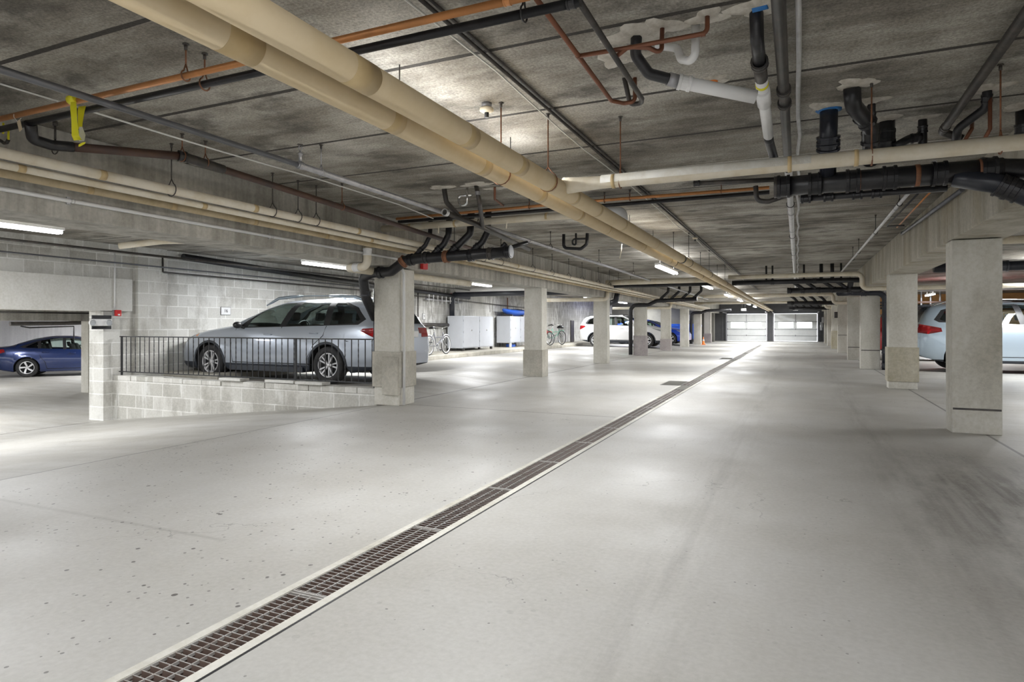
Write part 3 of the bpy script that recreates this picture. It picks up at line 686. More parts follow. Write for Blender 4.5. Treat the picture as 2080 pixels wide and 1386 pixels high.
# --- white plastic drain at top
P0 = (-0.783, 3.345, 2.750)
t = thing('drain_pipe', 'black pipe bending down into a white plastic pipe below the plaster patches', 'pipe', (P0[0], P0[1], 2.75))
def rl(p): return (p[0]-P0[0], p[1]-P0[1], p[2]-2.75)
A_ = (-0.801, 3.400, 2.664); B_ = (-0.742, 3.460, 2.575); C_ = (-0.645, 3.500, 2.546); D_ = (-0.595, 3.530, 2.533); E_ = (-0.206, 3.660, 2.434)
b = new(); tube(b, [rl((P0[0], P0[1], 2.75)), rl(A_), rl(B_), rl(C_), rl(D_)], .030, 14, .05); obj('black_elbow', b, 'iron', t)
b = new(); tube(b, [rl(C_), rl(D_)], .036, 16); obj('steel_clamp', b, 'steel', t)
b = new(); tube(b, [rl(D_), rl(E_)], .036, 16); obj('plastic_pipe', b, 'pvc', t)
b = new(); hub(b, lerp(rl(D_), rl(E_), .08), V(rl(E_))-V(rl(D_)), .036, .07, 1.2); obj('socket', b, 'pvc', t)
t = thing('drain_pipe', 'vertical-looking pipe, black above and white plastic below, beside the grey conduit', 'pipe', (-.18, 3.30, 2.75))
o0 = V((-.18, 3.30, 2.75))
Q = [V((-0.178, 3.319, 2.750)), V((-0.190, 3.584, 2.620)), V((-0.190, 3.678, 2.523)), V((-0.190, 3.829, 2.479)), V((-0.190, 3.881, 2.285)), V((-0.180, 3.782, 2.215)), V((-0.100, 5.106, 2.436))]
Q[0] = V((-.185, 3.32, 2.75)); Q[1] = V((-.185, 3.62, 2.60)); 
import itertools
b = new(); tube(b, [Q[0]-o0, V((-.185, 3.40, 2.63))-o0, Q[1]-o0], .033, 14, .04); obj('black_pipe', b, 'iron', t)
Z2 = [V((-.185, y, z)) for y, z in ((3.62, 2.60), (3.80, 2.58), (3.95, 2.565), (4.15, 2.55), (4.75, 2.52), (4.9, 2.51))]
b = new(); tube(b, [Z2[0]-o0, Z2[1]-o0], .035, 14); obj('grey_sleeve', b, 'iron2', t)
b = new(); hub(b, Z2[0]-o0, YA, .035, .05, 1.3); obj('hub_ring', b, 'iron2', t)
b = new(); tube(b, [Z2[1]-o0, Z2[4]-o0], .034, 16); obj('plastic_pipe', b, 'pvc', t)
b = new(); tube(b, [Z2[2]-o0, Z2[3]-o0], .041, 16); obj('tee_fitting', b, 'pvc', t)
b = new(); tube(b, [V((-.185, 3.86, 2.574))-o0, V((-.185, 3.885, 2.572))-o0], .0355, 16); obj('yellow_band', b, 'tape', t)
b = new(); tube(b, [Z2[4]-o0, V((-.185, 4.85, 2.51))-o0, V((-.15, 5.25, 2.42))-o0], .032, 14, .05); obj('lower_elbow', b, 'iron', t)
b = new(); tube(b, [(-.02, -.01, -.006), (.05, -.02, -.006)], .022, 8); obj('gasket', b, 'bluegasket', t)
run('trap_pipe', 'white plastic drain trap curling under the ceiling', 'pipe', 'pvc', [(-0.479, 3.361, 2.750), (-0.477, 3.330, 2.580), (-0.505, 3.350, 2.562), (-0.560, 3.400, 2.599), (-0.587, 3.450, 2.683), (-0.704, 3.500, 2.738)], .021, .06, seg=14)
# --- grey pipe + flexible conduit along the aisle
run('steel_pipe', 'straight grey steel pipe running lengthwise down the ceiling beside a silver conduit', 'pipe', 'iron2', [(-.075, -2, 2.60), (-.075, 6.2, 2.60)], .031, hubs=[((-.075, 4.10, 2.60), YA), ((-.075, 4.35, 2.60), YA), ((-.075, 6.15, 2.60), YA)], hmat='iron2', lip=1.35, hw=.05)
run('steel_pipe', 'bright silver pipe continuing lengthwise toward the garage doors', 'pipe', 'silver', [(-.075, 6.2, 2.60), (-.065, 26, 2.58)], .034, hubs=[((-.075, y, 2.60), YA) for y in (7.3, 8.6, 10.2, 12.6, 14.5, 18)], hmat='steel', lip=1.25, hw=.05)
pts = [(.0, -2, 2.68)]
for k in range(60):
    y = -1.6+k*.5; pts.append((.005+.012*math.sin(k*1.9)*(1 if y > 5 else .2), y, 2.68+.012*math.sin(k*1.3)))
run('flexible_conduit', 'thin silver flexible conduit running beside the lengthwise grey pipe', 'conduit', 'silver', pts, .014, seg=8)
for i, y in enumerate((8.0, 10.9, 13.6)): hanger(-.075, y, 2.60, .036, 'y', 'black ring holding the silver lengthwise pipe', 'silver pipe hangers', 'black')
# --- diagonal dark pipe to the right stacks and silver line beyond
run('iron_pipe', 'long dark brown pipe slanting down at the top right corner', 'pipe', 'iron2', [(1.0, 2.2, 2.72), (1.0, 5.72, 2.665), (1.13, 5.72, 2.60)], .029, .03, hubs=[((1.0, 5.6, 2.667), YA)], hmat='iron2')
run('steel_pipe', 'thin silver sprinkler pipe running away along the right side of the ceiling', 'pipe', 'silver', [(1.0, 6.0, 2.50), (.98, 17.5, 2.50)], .018, hubs=[((1.0, y, 2.50), YA) for y in (8.2, 10.8, 13.6)], hmat='steel', lip=1.3, hw=.05)
for y in (7.9, 10.2, 12.9, 14.2): hanger(1.0, y, 2.50, .02, 'y', 'short black hanger on the thin silver sprinkler pipe', 'silver sprinkler pipe hangers', 'black')
run('steel_pipe', 'grey pipe lying along the face of the right concrete beam', 'pipe', 'steeld', [(1.500, 7.597, 2.551), (1.500, 11.611, 2.636)], .024, hubs=[((1.500, 11.509, 2.639), YA)], hmat='iron2')
run('copper_pipe', 'thin copper pipe rising beside the right concrete beam', 'pipe', 'copper', [(1.300, 7.973, 2.627), (1.300, 10.532, 2.598)], .010)
run('iron_pipe', 'thin black pipe between the silver sprinkler pipe and the right beam', 'pipe', 'black', [(1.150, 7.628, 2.573), (1.150, 10.392, 2.602), (1.300, 9.887, 2.534)], .010, .01)

# --- black cast iron stacks at the right
def stack_tree(y, z, x0, x1, r, label, name='drain_manifold', hubs=(), mats=('iron',)):
    t = thing(name, label, 'drain pipe', (x0, y, z))
    b = new(); tube(b, [(0, 0, 0), (x1-x0, 0, -.0)], r, 20); obj('main_pipe', b, mats[0], t)
    for xx in hubs:
        b = new(); hub(b, (xx-x0, 0, 0), XA, r, r*1.2, 1.18, 22); obj('coupling', b, mats[0], t)
    return t
MY, MZ = 5.42, 2.29
T = stack_tree(MY, MZ, -.14, 1.30, .076, 'massive black cast iron drain line behind the cream cross pipe at the right', hubs=(-.10, .12, .38, .62, .93, 1.22))
def part(name, mat, fn, parent, smooth=False):
    b = new(); fn(b); return obj(name, b, mat, parent, smooth)
def rel(t, *pts): return [V(p)-V(t.location) for p in pts]
part('upper_branch', 'iron', lambda b: tube(b, rel(T, (1.18, MY, MZ+.02), (1.32, MY+.02, MZ+.0), (1.9, MY+.05, MZ-.06)), .07, 18, .1), T)
part('lower_elbow', 'iron3', lambda b: tube(b, rel(T, (1.02, MY, MZ-.03), (1.25, MY-.03, MZ-.10), (1.50, MY-.02, MZ-.24), (1.75, MY, MZ-.30)), .072, 18, .15), T)
for p, d in (((1.36, MY-.03, MZ-.16), (1, 0, -.55)), ((1.30, MY-.03, MZ-.13), (1, 0, -.55))):
    part('coupling', 'iron', lambda b: hub(b, rel(T, p)[0], d, .072, .07, 1.2, 22), T)
part('clean_out', 'iron2', lambda b: tube(b, rel(T, (-.17, MY, MZ), (-.13, MY, MZ)), .085, 20), T)
for xx in (.40, .78, 1.16): part('hanger_strap', 'rust', lambda b: tube(b, rel(T, (xx, MY, MZ), (xx+.03, MY, MZ)), .0795, 22), T)
part('lower_line', 'iron', lambda b: tube(b, rel(T, (.02, MY+.12, MZ-.085), (1.0, MY+.12, MZ-.085)), .026, 12), T)
for xx in (.06, .22, .42, .55): part('fitting', 'iron', lambda b: hub(b, rel(T, (xx, MY+.12, MZ-.085))[0], XA, .027, .07, 1.5, 14), T)
# risers
def riser(label, pts, r, hubs=(), mat='iron', gasket=False, hl=1.2, hw=None):
    t = run('riser_pipe', label, 'drain pipe', mat, pts, r, .07, hubs=hubs or [(lerp(pts[0], pts[1], .5), V(pts[1])-V(pts[0]))], hmat=mat, lip=hl, hw=hw)
    if gasket:
        b = new(); lathe(b, [(.001, -.004), (r*1.45, -.004), (r*1.5, -.012), (r*.9, -.02)], 12); obj('gasket', b, 'bluegasket', t)
    return t
t = riser('thick black riser with blue gasket and a wide bell, leftmost at the right stacks', [(.205, 5.06, 2.75), (.205, 5.16, 2.55), (.21, 5.40, 2.35)], .060, mat='iron3', hubs=[((.205, 5.17, 2.545), (0, .4, -.9)), ((.206, 5.2, 2.52), (0, .5, -.8))], gasket=True, hl=1.35, hw=.07)
riser('dark S-bent riser above the cream cross pipe', [(0.321, 4.654, 2.750), (0.334, 4.720, 2.644), (0.422, 4.950, 2.610), (0.468, 5.100, 2.582), (0.491, 5.350, 2.402)], .052, hubs=[((0.422, 4.950, 2.610), (.5, .6, -.5)), ((0.476, 5.180, 2.540), (0, .5, -.8))], mat='iron')
riser('slim black riser behind the S-bent riser', [(0.469, 5.040, 2.750), (0.488, 5.250, 2.622)], .026)
riser('stubby black riser right of the S-bent riser', [(0.614, 5.549, 2.750), (0.614, 5.550, 2.511)], .060, hl=1.1)
riser('small black riser feeding a slanted branch', [(0.854, 5.582, 2.750), (0.860, 5.620, 2.593), (0.860, 5.620, 2.463)], .030)
riser('slanted black branch from the small riser into the stubby one', [(0.851, 5.600, 2.615), (0.762, 5.580, 2.602), (0.657, 5.500, 2.530)], .032)
riser('thin black pipe zigzagging down from the ceiling at the right', [(1.138, 5.080, 2.750), (1.151, 5.150, 2.653), (1.008, 5.250, 2.555), (1.019, 5.350, 2.485)], .028)
riser('short black riser at the right edge of the stacks', [(1.487, 5.689, 2.750), (1.503, 5.750, 2.496)], .045)
run('copper_pipe', 'copper riser with an elbow just above the cream cross pipe', 'pipe', 'copperd', [(1.194, 5.736, 2.750), (1.142, 5.500, 2.609), (1.101, 5.500, 2.532)], .013, .02)
run('copper_pipe', 'second copper riser to the right, beside the thin rod', 'pipe', 'copperd', [(1.158, 5.099, 2.750), (1.158, 5.100, 2.494), (1.129, 5.100, 2.432)], .012, .02)
run('trap_pipe', 'grey bent trap under the left end of the black stacks', 'pipe', 'iron2', [(-0.316, 5.600, 2.350), (-0.308, 5.600, 2.227), (-0.221, 5.600, 2.212), (0.018, 5.600, 2.280)], .020, .05)
run('trap_pipe', 'short grey vertical stub under the black stacks', 'pipe', 'steel', [(0.037, 5.700, 2.310), (0.037, 5.700, 2.201)], .020)
run('iron_pipe', 'black capped pipe sticking out to the left of the black stacks', 'pipe', 'iron2', [(-0.803, 5.600, 2.415), (-0.165, 5.600, 2.389)], .020, hubs=[((-0.790, 5.600, 2.414), XA)], hmat='iron', hw=.05, lip=1.3)

# --- grey sprinkler main at the left
run('sprinkler_pipe', 'straight grey sprinkler pipe running lengthwise at the left of the ceiling', 'pipe', 'steeld', [(-3.73, -2, 2.512), (-3.73, 3.98, 2.512)], .021)
run('sprinkler_pipe', 'lighter far half of the grey sprinkler pipe beyond the fitting with the sprinkler head', 'pipe', 'steel', [(-3.73, 3.98, 2.512), (-3.73, 30, 2.36)], .026, hubs=[((-3.73, 4.02, 2.512), YA), ((-3.73, 8.9, 2.48), YA), ((-3.73, 11.6, 2.465), YA), ((-3.73, 14.6, 2.45), YA), ((-3.73, 19, 2.42), YA)], hmat='steel', hw=.05, lip=1.22)
t = thing('ceiling_sprinkler', 'small upright sprinkler head on the grey pipe fitting', 'sprinkler', (-3.73, 4.02, 2.545))
b = new(); lathe(b, [(.014, 0), (.014, .05), (.02, .055), (.02, .07), (.009, .075), (.009, .09)], 12); obj('fitting', b, 'steel', t)
b = new(); tube(b, [(-.014, 0, .088), (-.019, 0, .115), (-.004, 0, .135)], .0035, 6); tube(b, [(.014, 0, .088), (.019, 0, .115), (.004, 0, .135)], .0035, 6); obj('frame_arm', b, 'steel', t)
b = new(); lathe(b, [(.001, .136), (.026, .136), (.026, .139), (.001, .139)], 12); obj('deflector', b, 'iron2', t)
hanger(-3.73, 4.27, 2.511, .026, 'y', 'rod with a white clamp holding the grey sprinkler pipe near its fitting', mat='steel')
for y in (7.2, 9.8, 12.6, 15.6): hanger(-3.73, y, 2.49, .028, 'y', 'thin rod holding the far grey sprinkler pipe', 'far sprinkler pipe hangers', 'iron2')
# sagging white cable
cab = [(-4.639, 2.328, 2.740), (-4.641, 2.699, 2.740), (-4.324, 2.560, 2.637), (-4.227, 2.600, 2.603), (-4.150, 2.982, 2.573), (-4.100, 3.561, 2.554), (-4.000, 4.499, 2.535), (-3.950, 5.768, 2.509), (-3.900, 6.381, 2.449)]
run('white_cable', 'white cable sagging under the ceiling along the grey sprinkler pipe', 'cable', 'cable', cab, .0065, .6, seg=7)
# brown drain along the left beam with black elbow
t = thing('drain_pipe', 'rusty brown drain pipe along the left beam with a black elbow at its near end', 'pipe', (-4.75, 2.56, 2.56))
S = [(-4.75, 2.57, 2.56), (-4.75, 2.58, 2.44), (-4.78, 2.74, 2.36), (-4.56, 3.50, 2.545)]
E1 = V((-4.743, 2.560, 2.570)); E2 = V((-4.832, 2.620, 2.486)); E3 = V((-4.843, 2.750, 2.480)); E4 = V((-4.54, 3.56, 2.565)); E5 = V((-4.54, 8.6, 2.36))
r0 = V(t.location)
b = new(); tube(b, [E1-r0, E2-r0, E3-r0, lerp(E3, E4, .15)-r0], .037, 16, .06); obj('elbow', b, 'iron', t)
b = new(); tube(b, [lerp(E3, E4, .12)-r0, E4-r0], .033, 16); obj('near_pipe', b, 'brown', t)
b = new(); tube(b, [E4-r0, E5-r0], .030, 16); obj('far_pipe', b, 'brown', t)
b = new(); tube(b, [E4-r0, lerp(E4, E5, .08)-r0], .038, 16); obj('sleeve', b, 'iron2', t)
b = new(); hub(b, E4-r0, V((.3, 1, 0)), .034, .06, 1.3); obj('coupling', b, 'iron', t)
hanger(-4.54, 3.78, 2.565, .036, 'y', 'rod holding the brown drain pipe just past its grey sleeve')
hanger(-4.54, 3.56, 2.565, .036, 'y', 'rod at the coupling of the brown drain pipe')
hanger(-4.54, 5.53, 2.49, .030, 'y', 'rod holding the middle of the brown drain pipe')
HP = (-5.145, 2.946, 2.750)
hanger(HP[0], HP[1], 2.54, .036, 'y', 'short thick rod above the near end of the black elbow', mat='iron2', rr=.009)
# cream pipes along the left beam
def crm(x, z0, z1, r, mat, label, bands, y1=40):
    t = thing('insulated_pipe', label, 'pipe', (x, -3, z0))
    b = new(); tube(b, [(0, 0, 0), (0, y1+3, z1-z0)], r, 18); obj('jacket', b, mat, t)
    for y in bands: b = new(); z = (z1-z0)*(y+3)/(y1+3); tube(b, [(0, y+3, z), (0, y+3.05, z)], r+.0015, 18); obj('band', b, 'jacket2', t)
crm(-4.875, 2.378, 2.20, .038, 'cream', 'upper cream pipe of three running along the left concrete beam', (1.9, 3.1, 4.6, 6.2, 8.8, 11))
crm(-4.98, 2.322, 2.15, .028, 'cream', 'middle cream pipe of three running along the left concrete beam', (2.6, 4.1, 6.6, 9.1))
crm(-5.19, 2.310, 2.15, .034, 'cream2', 'lowest dirty tan pipe of three against the left concrete beam', (3.2, 3.95, 4.9, 6.0, 8.0))
for (y, lab) in ((3.72, 'long thin rod dropping past the brown drain pipe to the cream pipes'), (4.86, 'thin rod dropping to the cream pipes, left of a close pair'), (5.22, 'first of a close pair of thin rods dropping to the cream pipes'), (5.50, 'second of a close pair of thin rods dropping to the cream pipes')):
    hanger(-4.875, y, 2.355, .05, 'y', lab, mat='iron2')
for y in (8.6, 9.6, 10.3, 11.8, 12.9, 14.0, 15.0, 16.4, 17.5, 18.5, 20): hanger(-4.875, y, 2.33, .05, 'y', 'thin rod dropping to the cream pipes further along the left beam', 'far cream pipe hangers', 'black')
t = thing('steel_conduit', 'thin shiny conduit clipped to the lower face of the left beam', 'conduit', (-5.328, -2, 2.235))
b = new(); tube(b, [(0, 0, 0), (0, 9.9, -.075)], .017, 10); obj('tube', b, 'white', t)
for y in (3.18, 5.3, 7.0): b = new(); hub(b, (0, y+2, -.0076*(y+2)), YA, .014, .03, 1.35, 10); obj('coupling', b, 'silver', t); b = new(); box(b, (-.014, y+1.96, -.0076*(y+2)-.028), (-.004, y+1.99, -.0076*(y+2)+.03)); obj('clip', b, 'steel', t)
# sprinkler/alarm conduit on ceiling between big pipes and aisle (junction box with round cover)
t = thing('cable_tray', 'thin dark conduit and cables fixed to the ceiling right of the big tan pipes', 'conduit', (-1.62, -2, 2.735))
b = new(); tube(b, [(0, 0, 0), (0, 32, 0)], .011, 8); tube(b, [(.04, 0, 0), (.04, 32, 0)], .008, 8); obj('conduit', b, 'iron2', t)
pts = [(-.03+.012*math.sin(k*.9), k*.6, -.02-.02*abs(math.sin(k*.7))) for k in range(50)]
b = new(); tube(b, pts, .0055, 6); obj('cable', b, 'cable', t)
for i, (y) in enumerate((3.95, 11.3)):
    t = thing('smoke_detector', ('round cream sensor with a black tip under the ceiling, above the big tan pipes', 'far round sensor on the ceiling conduit')[i], 'sensor', (-1.98 if i == 0 else -1.62, y, 2.75))
    b = new(); lathe(b, [(.001, 0), (.036, 0), (.036, -.03), (.001, -.03)], 20); obj('base', b, 'steel', t)
    b = new(); lathe(b, [(.03, -.03), (.048, -.036), (.05, -.055), (.03, -.066), (.001, -.068)], 22); obj('housing', b, 'cream', t)
    b = new(); lathe(b, [(.016, -.066), (.016, -.10), (.001, -.10)], 12); obj('lens', b, 'iron', t)
for i, y in enumerate((10.9, 10.7, 13.6, 13.9, 16.7, 17)):
    hanger(-1.667-.216*(i % 2), y, 2.245, .066, 'y', 'thin rod hanging the far part of the big tan pipes', 'far big pipe hangers', 'black')

# --- far crossing lines at y 18
run('insulated_pipe', 'cream pipe crossing left of the big tan pipes in front of the first aisle light', 'pipe', 'cream', [(-5.0, 17.6, 2.40), (-1.9, 17.6, 2.41)], .075)
run('insulated_pipe', 'cream pipe crossing right of the big tan pipes and dropping under the right beam', 'pipe', 'cream', [(-1.65, 17.4, 2.44), (1.42, 17.4, 2.44), (1.42, 17.4, 2.07), (3.2, 17.4, 2.07), (7, 17.4, 2.07)], .055, .13)
run('iron_pipe', 'black drain pipe just below the left far cream crossing', 'pipe', 'iron', [(-5.0, 17.9, 2.31), (-1.9, 17.9, 2.31)], .05)
T2 = stack_tree(17.9, 2.32, -1.6, 1.4, .065, 'black drain line crossing right of the big tan pipes in the middle distance', hubs=(-.6, .4))
T3 = stack_tree(18.2, 2.10, -.25, 1.65, .07, 'lower black drain manifold with slanted branches ahead of the garage doors', hubs=(-.2, .12, .5, .85, 1.2, 1.5))
for xx in (.05, .35, .75, 1.05):
    part('slanted_branch', 'iron', lambda b: tube(b, rel(T3, (xx-.2, 18.05, 2.34), (xx, 18.12, 2.2), (xx+.12, 18.2, 2.11)), .045, 12, .08), T3)
for xx in (-.75, -.6, .15, .55, .8, 1.0): part('ceiling_stub', 'iron', lambda b: tube(b, rel(T2, (xx, 17.9, 2.33), (xx, 17.9, 2.75)), .045 if xx in (.55, .8) else .025, 10), T2)
part('end_elbow', 'iron', lambda b: tube(b, rel(T3, (1.2, 18.2, 2.12), (1.25, 18.1, 2.38)), .07, 12), T3)
t = run('downpipe', 'blue-black drain pipe going down behind the right edge of a column', 'pipe', 'iron3', [(1.0, 18.9, 2.04), (1.3, 19.36, 2.06), (2.12, 19.38, 2.05), (2.12, 19.38, 0)], .075, .2, hubs=[((1.62, 19.38, 2.055), XA), ((2.12, 19.38, 1.75), ZA), ((2.12, 19.38, .5), ZA), ((2.12, 19.38, .12), ZA)], hmat='iron3')
# further crossings
for i, (y, z) in enumerate(((28.3, 2.42), (36, 2.38))):
    run('insulated_pipe', ('cream pipe crossing the ceiling well before the garage doors', 'farthest cream pipe crossing the ceiling')[i], 'pipe', 'cream', [(-5.2, y, z), (1.3, y, z), (1.3, y, 2.08), (2.6, y, 2.08)], .07, .12)
    T4 = stack_tree(y+.6, z-.32, -.4, 1.5, .08, ('dark green-black manifold high in front of the right garage door', 'farthest dark manifold before the garage doors')[i], hubs=(-.2, .3, .8, 1.3))
    for xx in (-.1, .25, .6, .95): part('slanted_branch', 'iron', lambda b: tube(b, rel(T4, (xx-.25, y+.5, z+.05), (xx, y+.55, z-.15), (xx+.12, y+.6, z-.3)), .055, 10, .08), T4)
# --- left manifold at y 8.0
LY, LZ = 7.55, 2.14
t = thing('drain_manifold', 'black cast iron drain manifold with five slanted branches over the first left column', 'drain pipe', (-3.42, LY, LZ))
r0 = V(t.location)
main = [(-3.42, LY, LZ+.02), (-4.85, LY, LZ-.01), (-5.08, LY, LZ-.03), (-5.32, LY+.0, 1.965), (-5.66, LY, 1.955), (-5.85, LY+.05, 1.90), (-5.86, LY+.12, 1.62), (-5.875, LY+.38, 1.30)]
b = new(); tube(b, [V(p)-r0 for p in main], .072, 20, .09); obj('main_pipe', b, 'iron', t)
for p, d, m in (((-3.46, LY, LZ+.02), XA, 'iron'), ((-3.72, LY, LZ+.01), XA, 'iron2'), ((-4.02, LY, LZ), XA, 'iron'), ((-4.40, LY, LZ), XA, 'rust'), ((-4.72, LY, LZ), XA, 'iron'), ((-4.98, LY, LZ-.02), (1, 0, .1), 'iron'), ((-5.10, LY, 2.10), (1, 0, .7), 'rust'), ((-5.50, LY, 1.957), XA, 'iron'), ((-5.86, LY+.12, 1.66), ZA, 'iron3')):
    b = new(); hub(b, V(p)-r0, d, .072, .07, 1.2, 22); obj('coupling', b, m, t)
for i, (xb, xt, rr_) in enumerate(((-3.62, -3.30, .030), (-4.02, -3.82, .045), (-4.36, -4.08, .050), (-4.62, -4.42, .045), (-4.92, -4.72, .032))):
    b = new(); tube(b, [V((xb, LY, LZ+.03))-r0, V((xb+.16, LY+.02, LZ+.17))-r0, V((xt+.02, LY+.05, LZ+.30))-r0, V((xt+.02, LY+.08, 2.75))-r0] if i else [V((xb, LY, LZ+.03))-r0, V((-3.42, LY+.1, LZ+.10))-r0, V((-3.30, LY+.25, LZ+.16))-r0], rr_, 14, .08); obj('branch', b, 'iron', t)
    b = new(); hub(b, V((xb+.09, LY+.01, LZ+.11))-r0, (.75, 0, .65), rr_, .06, 1.25); obj('branch_hub', b, 'iron', t)
run('cast_downpipe', 'black drain pipe hugging the left edge of the first left column', 'pipe', 'iron3', [(-5.875, 7.95, 1.75), (-5.875, 7.95, .238)], .042, hubs=[((-5.875, 7.95, 1.5), ZA)], hmat='iron')
# short grey drain line with two stubs and silver trap
t = thing('drain_pipe', 'grey drain line with two ceiling stubs and an open capped end above the black manifold', 'pipe', (-3.62, 6.25, 2.50))
r0 = V(t.location)
g0 = V((-3.600, 6.153, 2.460)); g1 = V((-3.600, 6.865, 2.437)); g2 = V((-3.600, 8.579, 2.309)); s1 = V((-3.648, 6.201, 2.750)); s2 = V((-3.248, 6.216, 2.750))
b = new(); tube(b, [g0-r0, g1-r0, g2-r0], .030, 16); obj('main_pipe', b, 'iron2', t)
b = new(); hub(b, g0-r0, g1-g0, .033, .05, 1.25); obj('open_end', b, 'silver', t)
b = new(); tube(b, [s1-r0, V((s1.x, s1.y+.05, 2.60))-r0, lerp(g0, g1, .5)-r0], .028, 14, .06); obj('stub', b, 'iron2', t)
b = new(); tube(b, [s2-r0, V((s2.x+.02, s2.y+.05, 2.56))-r0, lerp(g1, g2, .12)-r0], .026, 14, .06); obj('stub', b, 'iron2', t)
b = new(); hub(b, V((s2.x+.01, s2.y+.02, 2.66))-r0, ZA, .026, .04, 1.15); obj('collar', b, 'steel', t)
run('trap_pipe', 'shiny silver U-shaped trap between the two grey stubs', 'pipe', 'chrome', [(-3.385, 6.264, 2.750), (-3.404, 6.300, 2.581), (-3.436, 6.300, 2.555), (-3.493, 6.300, 2.560), (-3.512, 6.300, 2.600), (-3.512, 6.300, 2.668), (-3.335, 6.300, 2.664)], .014, .05, seg=12)
run('copper_pipe', 'small copper riser right of the grey stubs', 'pipe', 'copperd', [(-3.102, 6.392, 2.750), (-3.203, 6.600, 2.658), (-3.237, 6.900, 2.637)], .014, .02)
run('iron_pipe', 'black trap frame hanging from the ceiling right of the far sprinkler pipe', 'pipe', 'iron', [(-3.427, 9.600, 2.657), (-3.427, 9.600, 2.435), (-3.138, 9.600, 2.405), (-3.040, 9.600, 2.478), (-3.032, 9.600, 2.649)], .026, .06)
run('trap_pipe', 'small black curled trap within the hanging black trap frame', 'pipe', 'iron', [(-3.046, 9.620, 2.567), (-3.284, 9.620, 2.572), (-3.284, 9.620, 2.486), (-3.226, 9.620, 2.475), (-3.226, 9.620, 2.663)], .016, .04)
# white elbow pipe wrapping the beam near the first column
run('insulated_pipe', 'white insulated elbow dropping past the left beam toward the bay light', 'pipe', 'cream', [(-5.28, 6.95, 2.27), (-5.28, 6.95, 1.985), (-5.62, 6.95, 1.975), (-5.62, 10.5, 1.975)], .055, .09, hubs=[((-5.28, 6.95, 2.18), ZA), ((-5.45, 6.95, 1.98), XA)], hmat='white', lip=1.12)
run('insulated_pipe', 'cream elbow on top of the third left column leading to a bay light', 'pipe', 'cream', [(-5.27, 18.7, 2.22), (-5.27, 18.7, 1.98), (-5.6, 18.7, 1.975), (-8, 18.7, 1.98)], .06, .1)
run('insulated_pipe', 'cream elbow on top of the fifth left column', 'pipe', 'cream', [(-5.27, 29.3, 2.18), (-5.27, 29.3, 1.98), (-5.6, 29.3, 1.975), (-8, 29.3, 1.98)], .06, .1)
run('downpipe', 'black drain pipe down the left edge of the pink-footed fourth left column', 'pipe', 'iron', [(-3.4, 24.2, 2.16), (-4.9, 24.2, 2.11), (-5.2, 24.2, 1.96), (-5.75, 24.2, 1.95), (-5.90, 24.22, 1.8), (-5.90, 24.22, .04)], .075, .12, hubs=[((-4.6, 24.2, 2.12), XA), ((-3.9, 24.2, 2.145), XA), ((-5.90, 24.22, 1.5), ZA)], hmat='iron')
for i, xx in enumerate((-3.3, -3.7, -4.1, -4.5)):
    run('iron_branch', 'slanted black branch over the fourth left column', 'pipe', 'iron', [(xx-.25, 24.2, 2.18), (xx+.05, 24.2, 2.45), (xx+.05, 24.2, 2.75)], .05, .08, group='slanted branches over the fourth column')
run('downpipe', 'black drain pipe down the left edge of the far column with the orange cone', 'pipe', 'iron', [(-3.6, 39.6, 2.10), (-5.0, 39.6, 2.05), (-5.3, 39.6, 1.94), (-5.75, 39.6, 1.93), (-5.92, 39.62, 1.8), (-5.92, 39.62, .04)], .09, .12)
run('downpipe', 'blue-black stub pipe hanging behind the third left column', 'pipe', 'iron3', [(-5.2, 19.6, 2.2), (-5.25, 19.6, 1.95), (-5.6, 19.75, 1.86)], .085, .1)
# --- wall pipes of the left bay
run('bay_pipe', 'thin grey pipe running level along the block wall above the silver wagon', 'pipe', 'iron2', [(-11.900, 8.875, 2.617), (-11.880, 8.871, 2.282), (-11.880, 15.975, 2.231), (-11.88, 30, 1.98)], .018, .03)
run('bay_pipe', 'dark thick drain pipe high along the block wall behind the beam', 'pipe', 'iron', [(-11.800, 9.276, 2.632), (-11.800, 13.271, 2.482), (-11.8, 22, 2.26)], .07)
run('thin_conduit', 'pair of thin conduits crossing the block wall from the left edge', 'conduit', 'steeld', [(-11.84, -2, 2.45), (-11.84, 16, 2.33)], .014)
run('thin_conduit', 'dark pipe under the bay ceiling running from the left edge past the lights', 'conduit', 'iron2', [(-11.0, -2, 2.52), (-11.0, 30, 2.45)], .022)
run('insulated_pipe', 'cream pipe slanting under the bay ceiling above the lintel', 'pipe', 'cream', [(-9.810, 6.565, 2.450), (-9.335, 6.961, 2.550), (-8.752, 7.504, 2.600)], .05, .1)
run('sprinkler_drop', 'thin white vertical conduit dropping to the red box on the lintel', 'conduit', 'white', [(-11.860, 7.851, 2.626), (-11.860, 7.851, 1.519)], .014)
t = thing('bay_drain', 'black pipe dropping down the bay wall and running level above the white bicycle', 'pipe', (-11.8, 20.7, 1.2)); r0 = V(t.location)
b = new(); tube(b, [V(p)-r0 for p in ((-11.85, 18.2, 1.2), (-11.85, 20.73, 1.19))], .07, 14); obj('level_pipe', b, 'iron2', t)
b = new(); tube(b, [V(p)-r0 for p in ((-11.85, 20.73, 1.16), (-11.85, 20.73, 2.34), (-6.0, 20.73, 2.34))], .10, 16, .2); obj('vertical_pipe', b, 'iron3', t)
run('insulated_pipe', 'white insulated pipe above the black wall drain in the bay', 'pipe', 'white', [(-11.6, 20.6, 2.50), (-6.0, 20.6, 2.50)], .09)
run('bay_pipe', 'thin rusty pipe dropping down the bay wall left of the smaller cabinet', 'pipe', 'rust', [(-11.880, 25.796, 2.417), (-11.880, 25.796, 0.802)], .022)
